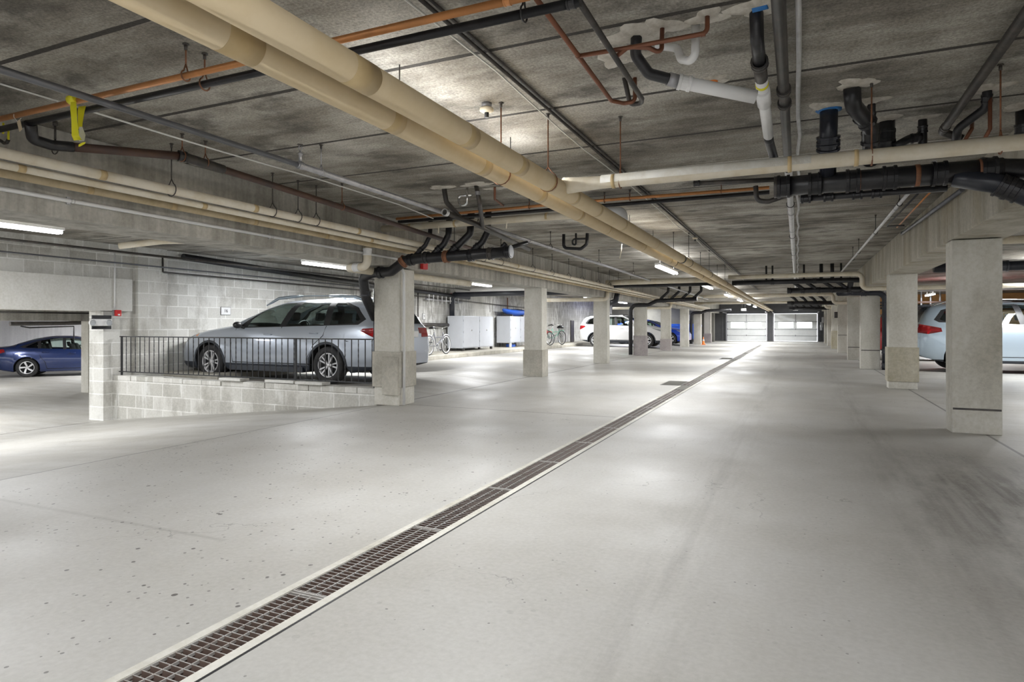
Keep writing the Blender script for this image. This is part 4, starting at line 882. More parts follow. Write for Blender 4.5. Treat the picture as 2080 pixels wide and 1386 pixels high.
run('bay_pipe', 'thin dark pipe dropping down the bay wall left of the number plate', 'pipe', 'iron2', [(-11.880, 18.439, 2.350), (-11.880, 18.439, 1.284)], .022)
run('column_conduit', 'white conduit running down the right face of the first left column', 'conduit', 'white', [(-5.325, 7.82, 2.04), (-5.315, 7.87, 1.96), (-5.315, 7.87, .01)], .020, .03, hubs=[((-5.315, 7.87, 1.45), ZA)], hmat='white', hw=.03)
# right bays
run('iron_pipe', 'blue-black drain pipe crossing the right bay behind the columns', 'pipe', 'iron3', [(2.3, 13.9, 2.25), (7.5, 13.9, 2.25)], .085, hubs=[((3.1, 13.9, 2.25), XA), ((3.35, 13.9, 2.25), XA)], hmat='iron3')
run('insulated_pipe', 'cream pipe crossing the right bay above the blue-black drain', 'pipe', 'cream', [(2.1, 11.5, 2.45), (9, 11.5, 2.45)], .06)
run('iron_pipe', 'thin dark pipe slanting across the right bay ceiling', 'pipe', 'iron2', [(2.2, 12.5, 2.45), (7, 8.5, 2.5)], .03)
run('sprinkler_pipe', 'thin white pipe with drops under the right bay ceiling', 'pipe', 'white', [(2.6, 24, 2.3), (8, 24, 2.3)], .03)
t = thing('pipe_bank', 'row of dark pipes before the orange wall in the right bay', 'pipe', (2.4, 33, 2.2))
for k in range(3): b = new(); tube(b, [(0, k*.3, -.12*k), (7, k*.3, -.12*k)], .05, 10); obj('level_pipe', b, 'iron' if k else 'brown', t)
for k in range(9): b = new(); tube(b, [(1.2+k*.35, 0, -.2), (1.2+k*.35, 0, .548)], .04, 8); obj('riser', b, 'steel', t)

# ================================================================== CARS
def interp(tab, x):
    if x <= tab[0][0]: return tab[0][1]
    for (a, b), (c, d) in zip(tab, tab[1:]):
        if x <= c:
            t = (x-a)/(c-a); 
            return b + (d-b)*t
    return tab[-1][1]
def sinterp(tab, x):
    """smooth (catmull-rom) interpolation"""
    n = len(tab)
    if x <= tab[0][0]: return tab[0][1]
    if x >= tab[-1][0]: return tab[-1][1]
    for i in range(n-1):
        if x <= tab[i+1][0]:
            x0, y0 = tab[i]; x1, y1 = tab[i+1]; h = x1-x0; t = (x-x0)/h
            def sl(j):
                if j <= 0 or j >= n-1: return None
                a = (tab[j][1]-tab[j-1][1])/(tab[j][0]-tab[j-1][0]); b = (tab[j+1][1]-tab[j][1])/(tab[j+1][0]-tab[j][0])
                if a*b <= 0: return 0
                return 2*a*b/(a+b)
            s0 = sl(i); s1 = sl(i+1); d = (y1-y0)/h
            if s0 is None: s0 = d
            if s1 is None: s1 = d
            t2, t3 = t*t, t*t*t
            return (2*t3-3*t2+1)*y0 + (t3-2*t2+t)*h*s0 + (-2*t3+3*t2)*y1 + (t3-t2)*h*s1
def clip_region(bm, axes, poly, rng=(-99, 99), third=None, mat=1, flt=None):
    """cut the polygon (in the plane of two axes) into the mesh and give the faces inside it another material"""
    a, b = axes; n = len(poly)
    area = sum(poly[i][0]*poly[(i+1) % n][1]-poly[(i+1) % n][0]*poly[i][1] for i in range(n))
    if area < 0: poly = poly[::-1]
    lo = (min(p[0] for p in poly)-.02, min(p[1] for p in poly)-.02); hi = (max(p[0] for p in poly)+.02, max(p[1] for p in poly)+.02)
    c = third
    def near(f):
        xs = [v.co[a] for v in f.verts]; ys = [v.co[b] for v in f.verts]
        if max(xs) < lo[0] or min(xs) > hi[0] or max(ys) < lo[1] or min(ys) > hi[1]: return False
        m = f.calc_center_median()
        if not (rng[0] < m[c] < rng[1]): return False
        return flt is None or flt(f)
    for i in range(n):
        p, q = poly[i], poly[(i+1) % n]; d = (q[0]-p[0], q[1]-p[1]); nrm = Vector((0, 0, 0)); nrm[a] = d[1]; nrm[b] = -d[0]
        co = Vector((0, 0, 0)); co[a] = p[0]; co[b] = p[1]
        fs = [f for f in bm.faces if near(f)]
        es = set(e for f in fs for e in f.edges); vs = set(v for f in fs for v in f.verts)
        bmesh.ops.bisect_plane(bm, geom=fs+list(es)+list(vs), dist=1e-5, plane_co=co, plane_no=nrm.normalized())
    bm.normal_update()
    for f in bm.faces:
        if not near(f): continue
        m = f.calc_center_median(); ok = True
        for i in range(n):
            p, q = poly[i], poly[(i+1) % n]
            if (q[0]-p[0])*(m[b]-p[1])-(q[1]-p[1])*(m[a]-p[0]) < -1e-6: ok = False; break
        if ok: f.material_index = mat
def split_out(bm, idx):
    """return a new bmesh with the faces of a material index, removed from bm"""
    nb = bmesh.new(); mp = {}
    fs = [f for f in bm.faces if f.material_index == idx]
    for f in fs:
        vs = []
        for v in f.verts:
            if v not in mp: mp[v] = nb.verts.new(v.co)
            vs.append(mp[v])
        try: g = nb.faces.new(vs); g.smooth = True
        except ValueError: pass
    bmesh.ops.delete(bm, geom=fs, context='FACES')
    return nb
def wheel(parent, x, y, side, R, w, nsp, rimr, style, loc0=(0, 0, 0)):
    t_b = new()
    prof = [(rimr*1.0, -w/2+.02), (rimr*1.04, -w/2), (R*.93, -w/2+.004), (R*.985, -w/2+.03), (R, -w/2+.06), (R, w/2-.06), (R*.985, w/2-.03), (R*.93, w/2-.004), (rimr*1.04, w/2), (rimr, w/2-.02), (rimr*.98, -w/2+.02)]
    lathe(t_b, prof, 40, 'y')
    tyre = obj('tyre', t_b, 'rubber', parent, True); tyre.location = (x, y, R)
    rb = new(); s = side
    lathe(rb, [(rimr*.99, s*(w/2-.012)), (rimr*.93, s*(w/2-.008)), (rimr*.90, s*(w/2-.03)), (rimr*.90, 0)], 40, 'y')
    ax = Vector((0, s, 0))
    for k in range(nsp):
        if style == 'pair': offs = (-.21, .21)
        elif style == 'twist': offs = (0,)
        else: offs = (0,)
        for of in offs:
            a = 2*PI*k/nsp + of
            a2 = a + (.35 if style == 'twist' else (0 if style != 'pair' else -of*.3))
            p0 = Vector((math.cos(a2)*rimr*.18, s*(w/2-.035), math.sin(a2)*rimr*.18)); p1 = Vector((math.cos(a)*rimr*.94, s*(w/2-.02), math.sin(a)*rimr*.94))
            d = (p1-p0); L = d.length; d.normalize(); u = d.cross(ax).normalized()
            w0 = rimr*(.05 if style == 'pair' else .10); w1 = rimr*(.062 if style == 'pair' else .14)
            vs = []
            for (pp, ww) in ((p0, w0), (p1, w1)):
                for (uu, aa) in ((-1, 0), (1, 0), (1, -.03), (-1, -.03)): vs.append(rb.verts.new(pp + u*uu*ww + ax*aa))
            for q in ((0, 1, 5, 4), (1, 2, 6, 5), (2, 3, 7, 6), (3, 0, 4, 7), (0, 3, 2, 1), (4, 5, 6, 7)): rb.faces.new([vs[i] for i in q])
    lathe(rb, [(.001, s*(w/2-.022)), (rimr*.14, s*(w/2-.022)), (rimr*.2, s*(w/2-.04)), (rimr*.2, 0)], 20, 'y')
    bmesh.ops.recalc_face_normals(rb, faces=rb.faces)
    obj('rim', rb, 'alloy', tyre)
    db = new(); lathe(db, [(.001, s*(w/2-.075)), (rimr*.9, s*(w/2-.075))], 24, 'y'); lathe(db, [(.001, s*(w/2-.06)), (rimr*.5, s*(w/2-.06))], 24, 'y'); obj('brake_disc', db, 'under', tyre)
def make_car(name, label, S, paint, loc, heading, scale=1.0, cat='car', group=None, interior=True, glass=('glass', 'glassd')):
    """local axes: x from front bumper (0) to rear (L), y across, z up. heading = world angle of the driving direction."""
    root = thing(name, label, cat, loc, heading + PI, group); root.scale = (scale,)*3
    wins = []
    if S.get('sx', 1) != 1:
        q = S['sx']; S = dict(S); S['L'] *= q; S['xf'] *= q; S['wb'] *= q; S['dash'] *= q
        for kk in ('top', 'belt', 'wid', 'bot', 'shield', 'handles'): S[kk] = [(a*q, b) for a, b in S[kk]]
        for kk in ('dlo', 'win', 'seams'): S[kk] = [[(a*q, b) for a, b in pl] for pl in S[kk]]
        S['lamps'] = [(l[0], l[1], [(a*q, b) for a, b in l[2]], l[3], l[4], l[5]) for l in S['lamps']]
        S['mirror'] = (S['mirror'][0]*q, S['mirror'][1]); S['seats'] = [a*q for a in S['seats']]; S['xback'] *= q
        if 'rails' in S: S['rails'] = [a*q for a in S['rails']]
        S['extras'] = [(a, b, (lo[0]*q,)+tuple(lo[1:]), (hi[0]*q,)+tuple(hi[1:])) for a, b, lo, hi in S.get('extras', ())]
    L, R = S['L'], S['R']; xf, xr = S['xf'], S['xf']+S['wb']; ar = S.get('ar', R+.055)
    x0 = S['L']/2
    xs = set()
    x = 0
    for k in range(9): xs.add(round(.0+.35*(k/8)**2, 4)); xs.add(round(L-.45*(k/8)**2, 4))
    x = .35
    while x < L-.4: xs.add(round(x, 4)); x += .085
    for xc in (xf, xr):
        for k in range(17): xs.add(round(xc-ar*math.cos(PI*k/16), 4))
    xs = sorted(xs); xs = [x for i, x in enumerate(xs) if i == 0 or x-xs[i-1] > .004]
    bm = new(); rings = []
    def zbot(x):
        z = interp(S['bot'], x)
        for xc in (xf, xr):
            d = abs(x-xc)
            if d < ar: z = max(z, R*.95+math.sqrt(max(ar*ar-d*d, 0)))
        return z
    def section(x):
        W = sinterp(S['wid'], x)/1.0; zt = sinterp(S['top'], x); zs = min(sinterp(S['belt'], x), zt-.03); zb = min(zbot(x), zs-.04); zb0 = interp(S['bot'], x)
        pts = []
        for u in (0, .06, .14, .25, .38, .52, .66, .78, .88, .95, 1.0):
            z = zb+(zs-zb)*u; v = max(0, (z-zb0)/(zs-zb0))
            g = interp([(0, .925), (.08, .965), (.25, .985), (.5, 1.0), (.72, .992), (.9, .965), (1, .935)], v)
            for xc in (xf, xr):
                d = math.hypot(x-xc, z-R)
                if d < ar+.10: g += .012*max(0, 1-(d-ar)/.10)
            pts.append((W*g, z))
        ys = pts[-1][0]; tm = S['tumble']; hgt = zt-zs
        k = min(1, hgt/.35)
        for t in (.08, .18, .3, .42, .54, .66, .76, .84, .90, .945, .975, .992):
            y = ys*(1-tm*k*t)*(1-t**6)**(1/2.6) if k > .5 else ys*(1-tm*k*t)*(1-t**2.6)**(1/2.6)
            pts.append((y, zs+hgt*t))
        return pts, (0, zt)
    for x in xs:
        pts, top = section(x)
        ring = [bm.verts.new((x, y, z)) for (y, z) in pts] + [bm.verts.new((x, 0, top[1]))] + [bm.verts.new((x, -y, z)) for (y, z) in reversed(pts)]
        rings.append(ring)
    n = len(rings[0])
    for a, b in zip(rings, rings[1:]):
        for k in range(n-1):
            f = bm.faces.new((a[k], a[k+1], b[k+1], b[k])); f.smooth = True
        f = bm.faces.new((a[n-1], a[0], b[0], b[n-1])); f.material_index = 2      # underside
    f = bm.faces.new(rings[0][::-1]); f = bm.faces.new(rings[-1])
    bmesh.ops.recalc_face_normals(bm, faces=bm.faces)
    # dark cladding
    clz = S.get('clad')
    if clz:
        clip_region(bm, (0, 2), [(-.1, -.1), (L+.1, -.1), (L+.1, clz), (-.1, clz)], third=1, mat=1, flt=lambda f: f.material_index == 0)
        if S.get('arch_clad', True):
            for xc in (xf, xr):
                poly = [(xc+(ar+.055)*math.cos(2*PI*k/20), R*.95+(ar+.055)*math.sin(2*PI*k/20)) for k in range(20)]
                clip_region(bm, (0, 2), poly, third=1, mat=1, flt=lambda f: f.material_index == 0)
    for poly in S['dlo']: clip_region(bm, (0, 2), poly, third=1, mat=3, flt=lambda f: abs(f.normal.y) > .3 and f.material_index == 0)
    wk = 30
    for i, poly in enumerate(S['win']):
        for rg in ((0, 9), (-9, 0)):
            clip_region(bm, (0, 2), poly, third=1, rng=rg, mat=wk, flt=lambda f: abs(f.normal.y) > .3 and f.material_index == 3)
            wins.append((wk, glass[0] if i < S['clear'] else glass[1])); wk += 1
    up = lambda f: f.material_index in (0, 3)
    if 'shield' in S: clip_region(bm, (0, 1), S['shield'], third=2, mat=6, rng=(S['zshield'], 9), flt=lambda f: up(f) and f.normal.z > .15)
    if 'backlight' in S: clip_region(bm, (1, 2), S['backlight'], third=0, mat=6, rng=(S['xback'], 99), flt=lambda f: up(f) and f.normal.x > .12)
    k = 7; lampinfo = []
    for (nm, ax, poly, th, rng, mat) in S['lamps']:
        for rg in ((.44, 9), (-9, -.44)):
            clip_region(bm, ax, poly, third=th, rng=rg, mat=k, flt=lambda f: f.material_index in (0,))
            lampinfo.append((nm, k, mat)); k += 1
    outs = []
    for idx in [3, 6]+list(range(7, k))+[w_[0] for w_ in wins]: outs.append((idx, split_out(bm, idx)))
    body = obj('body', bm, [paint, 'plastic', 'under'], root)
    body.location = (-x0, 0, 0)
    names = {3: ('window_surround', 'black'), 6: ('windshield', 'glassb' if not interior else 'glass')}
    for (w_, g_) in wins: names[w_] = ('window', g_)
    for (nm, kk, mat) in lampinfo: names[kk] = (nm, mat)
    for idx, b in outs:
        if not len(b.faces): b.free(); continue
        nm, mt = names[idx]
        if nm in ('taillight', 'headlight'): bmesh.ops.solidify(b, geom=list(b.faces), thickness=-.008)
        o = obj(nm, b, mt, root); o.location = (-x0, 0, 0)
    # surface probe
    me = body.data
    def side(x, z):
        pts, top = section(x)
        for (a, b) in zip(pts, pts[1:]):
            if a[1] <= z <= b[1]: 
                t = (z-a[1])/max(b[1]-a[1], 1e-6); return a[0]+(b[0]-a[0])*t
        return pts[0][0] if z < pts[0][1] else pts[-1][0]
    for xc, w_ in ((xf, S.get('tw', .21)), (xr, S.get('tw', .21))):
        for s in (1, -1):
            yo = sinterp(S['wid'], xc)*.985 - w_/2 - .01
            wheel(root, xc-x0, s*yo, s, R, w_, S.get('nsp', 5), R*S.get('rimf', .66), S.get('rim', 'pair'))
    # door seams
    for seam in S['seams']:
        for s in (1, -1):
            b = new(); tube(b, [(x-x0, s*(side(x, z)+.001), z) for (x, z) in seam], .008, 4); obj('door_seam', b, 'under', root)
    for (hx, hz) in S['handles']:
        for s in (1, -1):
            b = new(); y = side(hx, hz); tube(b, [(hx-.10-x0, s*(y+.0), hz), (hx-.08-x0, s*(y+.028), hz+.005), (hx+.08-x0, s*(y+.028), hz+.005), (hx+.10-x0, s*y, hz)], [.010, .014, .014, .010], 8); obj('door_handle', b, paint, root)
    mx, mz = S['mirror']
    for s in (1, -1):
        b = new(); y = side(mx, mz)
        tube(b, [(mx-x0, s*(y-.03), mz-.04), (mx-.03-x0, s*(y+.10), mz)], .022, 8)
        r = bmesh.ops.create_uvsphere(b, u_segments=14, v_segments=8, radius=1)
        for v in r['verts']: v.co = Vector((mx-.05-x0+v.co.x*.075, s*(y+.15)+v.co.y*.10, mz+.035+v.co.z*.068))
        o = obj('side_mirror', b, S.get('mirror_mat', paint), root, True)
    if 'rails' in S:
        ra, rb_ = S['rails']
        for s in (1, -1):
            pts = []
            for k2 in range(9):
                xx = ra+(rb_-ra)*k2/8; pts.append((xx-x0, s*sinterp(S['wid'], xx)*.70, sinterp(S['top'], xx)+(.04 if 0 < k2 < 8 else -.02)))
            b = new(); 
            if S.get('fatrails'):
                for (i0, i1) in ((0, 3.0), (5.0, 8)):
                    def P_(q): i = int(q); i = min(i, 7); f_ = q-i; return Vector(pts[i]).lerp(Vector(pts[i+1]), f_)
                    seq = [P_(i0+(i1-i0)*q/6) for q in range(7)]
                    tube(b, [Vector((p.x, p.y, p.z)) for p in seq], [.012, .026, .03, .03, .03, .026, .016] if i0 == 0 else [.016, .026, .03, .03, .03, .026, .014], 8)
                tube(b, [Vector(p) for p in pts], .014, 6)
            else: tube(b, pts, .017, 8)
            obj('roof_rail', b, S.get('railmat', 'plastic'), root)
    if interior:
        b = new()
        for sx in S['seats']:
            for sy in (-.36, .36):
                box(b, (sx-.25-x0, sy-.24, .45), (sx+.25-x0, sy+.22, .70), bev=.05)
                bb = new(); box(bb, (-.07, -.20, 0), (.07, .20, .50), bev=.06)
                for v in bb.verts: v.co = Vector((sx+.26-x0+v.co.x+v.co.z*.28, sy+v.co.y, .62+v.co.z))
                me2 = bpy.data.meshes.new('tmp'); bb.to_mesh(me2); bb.free(); b.from_mesh(me2)
                bb = new(); box(bb, (-.045, -.11, 0), (.045, .11, .17), bev=.04)
                for v in bb.verts: v.co = Vector((sx+.45-x0+v.co.x+v.co.z*.2, sy+v.co.y, S.get('hr', 1.20)+v.co.z))
                me2 = bpy.data.meshes.new('tmp'); bb.to_mesh(me2); bb.free(); b.from_mesh(me2)
        obj('seat', b, 'seat', root)
        b = new(); dx = S['dash']; box(b, (dx-x0-.25, -.68, .7), (dx-x0+.2, .68, S['zdash']), bev=.05); obj('dashboard', b, 'seat', root)
        b = new(); cx = Vector((dx+.42-x0, .36, S['zdash']-.02)); pts = [cx+Vector((math.sin(a)*0+math.cos(a)*.07, math.sin(a)*.18, math.cos(a)*.17)) for a in [2*PI*k3/20 for k3 in range(21)]]
        tube(b, pts, .014, 6); tube(b, [cx, cx+Vector((-.25, 0, -.05))], .03, 6); obj('steering_wheel', b, 'seat', root)
    for (nm, mat, lo, hi) in S.get('extras', ()):
        b = new(); box(b, (lo[0]-x0, lo[1], lo[2]), (hi[0]-x0, hi[1], hi[2]), bev=.01); obj(nm, b, mat, root)
    return root
WAGON = dict(L=4.82, R=.350, xf=.96, wb=2.745, ar=.405, tumble=.26, clad=.34, rim='pair', nsp=5, rimf=.66, clear=2,
    top=[(0, .66), (.06, .78), (.25, .90), (.6, 1.0), (1.1, 1.08), (1.38, 1.13), (1.8, 1.36), (2.2, 1.52), (2.55, 1.595), (3.1, 1.615), (3.8, 1.60), (4.3, 1.56), (4.5, 1.46), (4.66, 1.20), (4.74, 1.02), (4.79, .80), (4.82, .55)],
    belt=[(0, .60), (.3, .80), (.8, .93), (1.4, 1.00), (2.5, 1.03), (3.8, 1.07), (4.4, 1.10), (4.82, 1.0)],
    wid=[(0, .52), (.04, .66), (.14, .77), (.35, .86), (.8, .905), (2.4, .92), (3.8, .915), (4.3, .89), (4.6, .84), (4.76, .76), (4.82, .62)],
    bot=[(0, .30), (.25, .22), (.6, .20), (4.2, .22), (4.5, .28), (4.82, .36)],
    dlo=[[(1.62, 1.035), (4.30, 1.10), (4.42, 1.20), (4.20, 1.42), (3.9, 1.525), (3.0, 1.55), (2.5, 1.53), (2.1, 1.39), (1.8, 1.20)]],
    win=[[(1.86, 1.06), (2.62, 1.07), (2.80, 1.525), (2.5, 1.51), (2.12, 1.375), (1.90, 1.20)], [(2.76, 1.075), (3.60, 1.09), (3.56, 1.52), (2.95, 1.53)], [(3.72, 1.10), (4.22, 1.13), (4.32, 1.20), (4.14, 1.39), (3.88, 1.50), (3.70, 1.51)]],
    shield=[(1.42, -.62), (1.42, .62), (2.35, .52), (2.35, -.52)], zshield=1.05, backlight=[(-.62, 1.12), (.62, 1.12), (.52, 1.45), (-.52, 1.45)], xback=4.3,
    lamps=[('taillight', (0, 2), [(4.36, .99), (4.40, 1.03), (4.66, 1.045), (4.84, 1.04), (4.84, .86), (4.62, .86)], 1, (-9, 9), 'taillight'), ('headlight', (0, 2), [(.05, .66), (.12, .82), (.40, .90), (.60, .93), (.30, .76)], 1, (-9, 9), 'headlight'), ('marker_lamp', (0, 2), [(.52, .88), (.64, .94), (.60, .86)], 1, (-9, 9), 'amber')],
    seams=[[(1.55, .36), (1.52, .7), (1.60, 1.02)], [(2.66, .36), (2.68, 1.05), (2.86, 1.54)], [(2.66, .36), (3.4, .36)], [(3.66, 1.08), (3.62, .9), (3.42, .72), (3.30, .5), (3.28, .36)], [(1.55, .36), (2.66, .36)], [(4.1, .80), (4.74, .78)]],
    handles=[(2.40, .91), (3.42, .94)], mirror=(1.80, 1.06), mirror_mat='black', rails=(2.15, 4.40), fatrails=True, railmat='car_grey', seats=(2.15, 3.1), dash=1.75, zdash=1.04, hr=1.18)
SUV = dict(L=4.55, R=.355, xf=.90, wb=2.68, ar=.415, tumble=.24, clad=.36, rim='pair', nsp=5, rimf=.66, clear=2,
    top=[(0, .74), (.06, .88), (.3, 1.0), (.8, 1.10), (1.15, 1.16), (1.6, 1.42), (2.0, 1.60), (2.4, 1.66), (3.2, 1.67), (3.9, 1.64), (4.25, 1.58), (4.36, 1.44), (4.46, 1.18), (4.52, .95), (4.55, .60)],
    belt=[(0, .66), (.3, .88), (.8, 1.0), (1.3, 1.06), (2.5, 1.09), (3.6, 1.14), (4.2, 1.20), (4.55, 1.1)],
    wid=[(0, .55), (.05, .70), (.15, .80), (.35, .87), (.8, .915), (2.4, .925), (3.6, .92), (4.1, .89), (4.4, .84), (4.5, .76), (4.55, .64)],
    bot=[(0, .32), (.25, .24), (.6, .22), (4.0, .24), (4.3, .32), (4.55, .42)],
    dlo=[[(1.42, 1.09), (4.08, 1.18), (4.18, 1.24), (4.02, 1.47), (3.7, 1.575), (2.6, 1.60), (2.2, 1.56), (1.8, 1.38)]],
    win=[[(1.66, 1.12), (2.40, 1.12), (2.52, 1.58), (2.2, 1.545), (1.84, 1.37)], [(2.54, 1.125), (3.30, 1.15), (3.34, 1.565), (2.64, 1.585)], [(3.46, 1.17), (3.98, 1.21), (4.06, 1.25), (3.94, 1.45), (3.66, 1.55), (3.46, 1.56)]],
    shield=[(1.2, -.62), (1.2, .62), (2.05, .52), (2.05, -.52)], zshield=1.12, backlight=[(-.60, 1.18), (.60, 1.18), (.50, 1.52), (-.50, 1.52)], xback=4.2,
    lamps=[('taillight', (0, 2), [(4.12, 1.06), (4.2, 1.12), (4.44, 1.13), (4.6, 1.12), (4.6, .92), (4.4, .92)], 1, (-9, 9), 'taillight'), ('headlight', (0, 2), [(.06, .78), (.14, .90), (.55, .98), (.66, .99), (.35, .86)], 1, (-9, 9), 'headlight')],
    seams=[[(1.42, .38), (1.40, .7), (1.45, 1.06)], [(2.46, .38), (2.48, 1.1), (2.58, 1.6)], [(3.40, 1.14), (3.38, .95), (3.2, .75), (3.1, .38)], [(1.42, .38), (3.1, .38)], [(3.9, .82), (4.48, .80)]],
    handles=[(2.22, .97), (3.18, 1.0)], mirror=(1.62, 1.12), rails=(2.0, 4.1), railmat='black', seats=(2.0, 2.9), dash=1.6, zdash=1.08, hr=1.22)
X3 = dict(SUV); X3.update(clad=.30, arch_clad=False, L=4.57, rails=(2.1, 4.15), railmat='chrome',
    lamps=[('taillight', (0, 2), [(4.02, .96), (4.04, 1.05), (4.28, 1.10), (4.6, 1.17), (4.6, .95), (4.3, .90)], 1, (-9, 9), 'taillight'), ('headlight', (0, 2), [(.06, .78), (.14, .90), (.55, .98), (.66, .99), (.35, .86)], 1, (-9, 9), 'headlight')],
    extras=[('licence_plate', 'white', (4.535, -.26, .90), (4.575, .26, 1.02)), ('rear_spoiler', 'plastic', (4.20, -.58, 1.555), (4.42, .58, 1.60)), ('bumper_insert', 'silver', (4.44, -.55, .40), (4.60, .55, .52)), ('exhaust', 'chrome', (4.50, .42, .30), (4.62, .54, .37))])
WAGON['sx'] = 1.11
WAGON['extras'] = [('door_sill', 'plastic', (1.5, -.925, .20), (3.2, .925, .30)), ('licence_plate', 'white', (4.79, -.26, .86), (4.83, .26, .98))]
SEDAN = dict(L=4.65, R=.325, xf=.92, wb=2.70, ar=.375, tumble=.30, clad=None, rim='twist', nsp=5, rimf=.66, clear=3,
    top=[(0, .58), (.06, .68), (.3, .78), (.8, .87), (1.25, .95), (1.7, 1.15), (2.1, 1.33), (2.5, 1.40), (2.9, 1.40), (3.4, 1.33), (3.85, 1.19), (4.2, 1.07), (4.5, 1.04), (4.6, .95), (4.65, .55)],
    belt=[(0, .52), (.3, .70), (.8, .80), (1.3, .87), (2.5, .91), (3.5, .95), (4.2, .99), (4.65, .93)],
    wid=[(0, .55), (.05, .68), (.15, .77), (.35, .85), (.8, .89), (2.4, .90), (3.6, .895), (4.2, .86), (4.5, .80), (4.6, .72), (4.65, .62)],
    bot=[(0, .24), (.25, .18), (.6, .17), (4.0, .18), (4.3, .24), (4.65, .34)],
    dlo=[[(1.52, .90), (3.72, .99), (3.84, 1.04), (3.4, 1.22), (3.0, 1.31), (2.5, 1.34), (2.1, 1.28), (1.75, 1.10)]],
    win=[[(1.76, .93), (2.50, .94), (2.56, 1.315), (2.2, 1.27), (1.90, 1.12)], [(2.60, .945), (3.24, .97), (3.26, 1.24), (2.95, 1.30), (2.66, 1.32)], [(3.32, .98), (3.62, 1.0), (3.68, 1.03), (3.34, 1.20)]],
    shield=[(1.28, -.60), (1.28, .60), (2.15, .48), (2.15, -.48)], zshield=.92, backlight=[(-9, -9)]*0 or [(-.60, 1.10), (.60, 1.10), (.48, 1.33), (-.48, 1.33)], xback=3.2,
    lamps=[('taillight', (0, 2), [(4.22, .86), (4.26, .96), (4.68, .95), (4.68, .80), (4.42, .80)], 1, (-9, 9), 'taillight'), ('headlight', (0, 2), [(.06, .60), (.12, .68), (.55, .78), (.62, .78), (.35, .66)], 1, (-9, 9), 'headlight')],
    seams=[[(1.45, .28), (1.42, .6), (1.50, .88)], [(2.54, .28), (2.56, .92), (2.60, 1.33)], [(3.30, .97), (3.24, .7), (3.1, .5), (3.05, .28)], [(1.45, .28), (3.05, .28)]],
    handles=[(2.32, .80), (3.10, .84)], mirror=(1.75, .93), seats=(2.05, 2.9), dash=1.7, zdash=.92, hr=1.02)
# silver wagon, nose to the wall
make_car('station_wagon', 'silver-blue wagon with roof rails parked nose-in behind the black railing', WAGON, 'car_silver', (-9.36, 10.12, FZ), PI)
make_car('crossover_car', 'pale blue-grey crossover mostly hidden behind the first left column', SUV, 'car_grey', (-10.4, 12.55, FZ), PI, .87, interior=False)
make_car('crossover_car', 'white crossover parked with its nose toward the aisle between left columns', SUV, 'car_white', (-7.95, 31.3, FZ), 0, .95)
make_car('hatchback_car', 'bright blue hatchback behind the white crossover', SEDAN, 'car_blue', (-7.9, 36.6, FZ), 0, 1.02)
make_car('hatchback_car', 'blue car nose with a bright head lamp beside the far black downpipe', SEDAN, 'car_blue', (-8.4, 40.6, FZ), 0, 1.0, interior=False)
make_car('crossover_car', 'ice blue crossover in the right bay with its tail toward the aisle', X3, 'car_ice', (5.18, 19.9, 0), 0, 1.07)
make_car('crossover_car', 'red car in the right bay beyond the ice blue crossover', SUV, 'car_red', (4.65, 25.5, 0), 0, 1.0, interior=False)
make_car('sedan_car', 'navy blue sedan parked on the lower level seen through the opening', SEDAN, 'car_navy', (-24.16, 14.6, -.62), math.atan2(.758, .651), 1.02)

# ================================================================== RAILING AND SMALL THINGS
rt = thing('railing', 'black iron railing with thin pickets standing on the ramp wall', 'railing', (-11.82, 7.95, .24))
RL = 5.98
def P3(bm, lo, hi): return box(bm, lo, hi)
part('top_rail', 'black', lambda b: box(b, (-.02, -.018, .725), (RL, .018, .745)), rt)
part('bottom_rail', 'black', lambda b: box(b, (-.05, -.016, .055), (RL, .016, .072)), rt)
for xx in (.02, 4.35, RL-.03): part('post', 'black', lambda b: box(b, (xx-.014, -.014, -.005), (xx+.014, .014, .745)), rt)
k = 0; xx = .02 + .13
while xx < RL-.06:
    if abs(xx-4.35) > .03:
        def pk(b, tw=(k % 2 == 0)):
            n = 16; rings = []
            for i in range(n+1):
                z = .06+.675*i/n; a = (4*PI*i/n if tw else 0)
                rings.append([b.verts.new((xx+.0062*1.41*math.cos(a+PI/4+q*PI/2), .0062*1.41*math.sin(a+PI/4+q*PI/2), z)) for q in range(4)])
            for r1, r2 in zip(rings, rings[1:]):
                for q in range(4): b.faces.new((r1[q], r1[(q+1) % 4], r2[(q+1) % 4], r2[q]))
        part('picket', 'black', pk, rt)
    xx += .130; k += 1
def text_obj(name, s, size, mat, parent, loc, rot, ext=.002, extra_scale=(1, 1, 1)):
    cu = bpy.data.curves.new(name, 'FONT'); cu.body = s; cu.size = size; cu.extrude = ext; cu.align_x = 'CENTER'; cu.align_y = 'CENTER'
    tmp = bpy.data.objects.new(name, cu); C.objects.link(tmp); dg = bpy.context.evaluated_depsgraph_get(); dg.update()
    me = bpy.data.meshes.new_from_object(tmp.evaluated_get(dg)); bpy.data.objects.remove(tmp)
    me.materials.clear(); me.materials.append(M[mat]); o = bpy.data.objects.new(name, me); link(o, parent); o.location = loc; o.rotation_euler = rot; o.scale = extra_scale; return o
def plate(s, p, w, h, lab):
    t = thing('number_sign', lab, 'sign', p)
    part('panel', 'white', lambda b: box(b, (0, -w/2, -h/2), (.015, w/2, h/2), bev=.003), t)
    part('border', 'iron2', lambda b: (box(b, (-.002, -w/2-.008, -h/2-.008), (.010, w/2+.008, h/2+.008))), t)
    text_obj('numeral', s, h*.62, 'black', t, (.017, 0, 0), (PI/2, 0, PI/2))
plate('16', (-11.995, 10.528, 1.517), .26, .17, 'white number plate reading 16 on the block wall above the wagon bonnet')
plate('9', (-11.990, 18.989, 1.495), .17, .20, 'small white number plate on the bay wall left of the white bicycle')
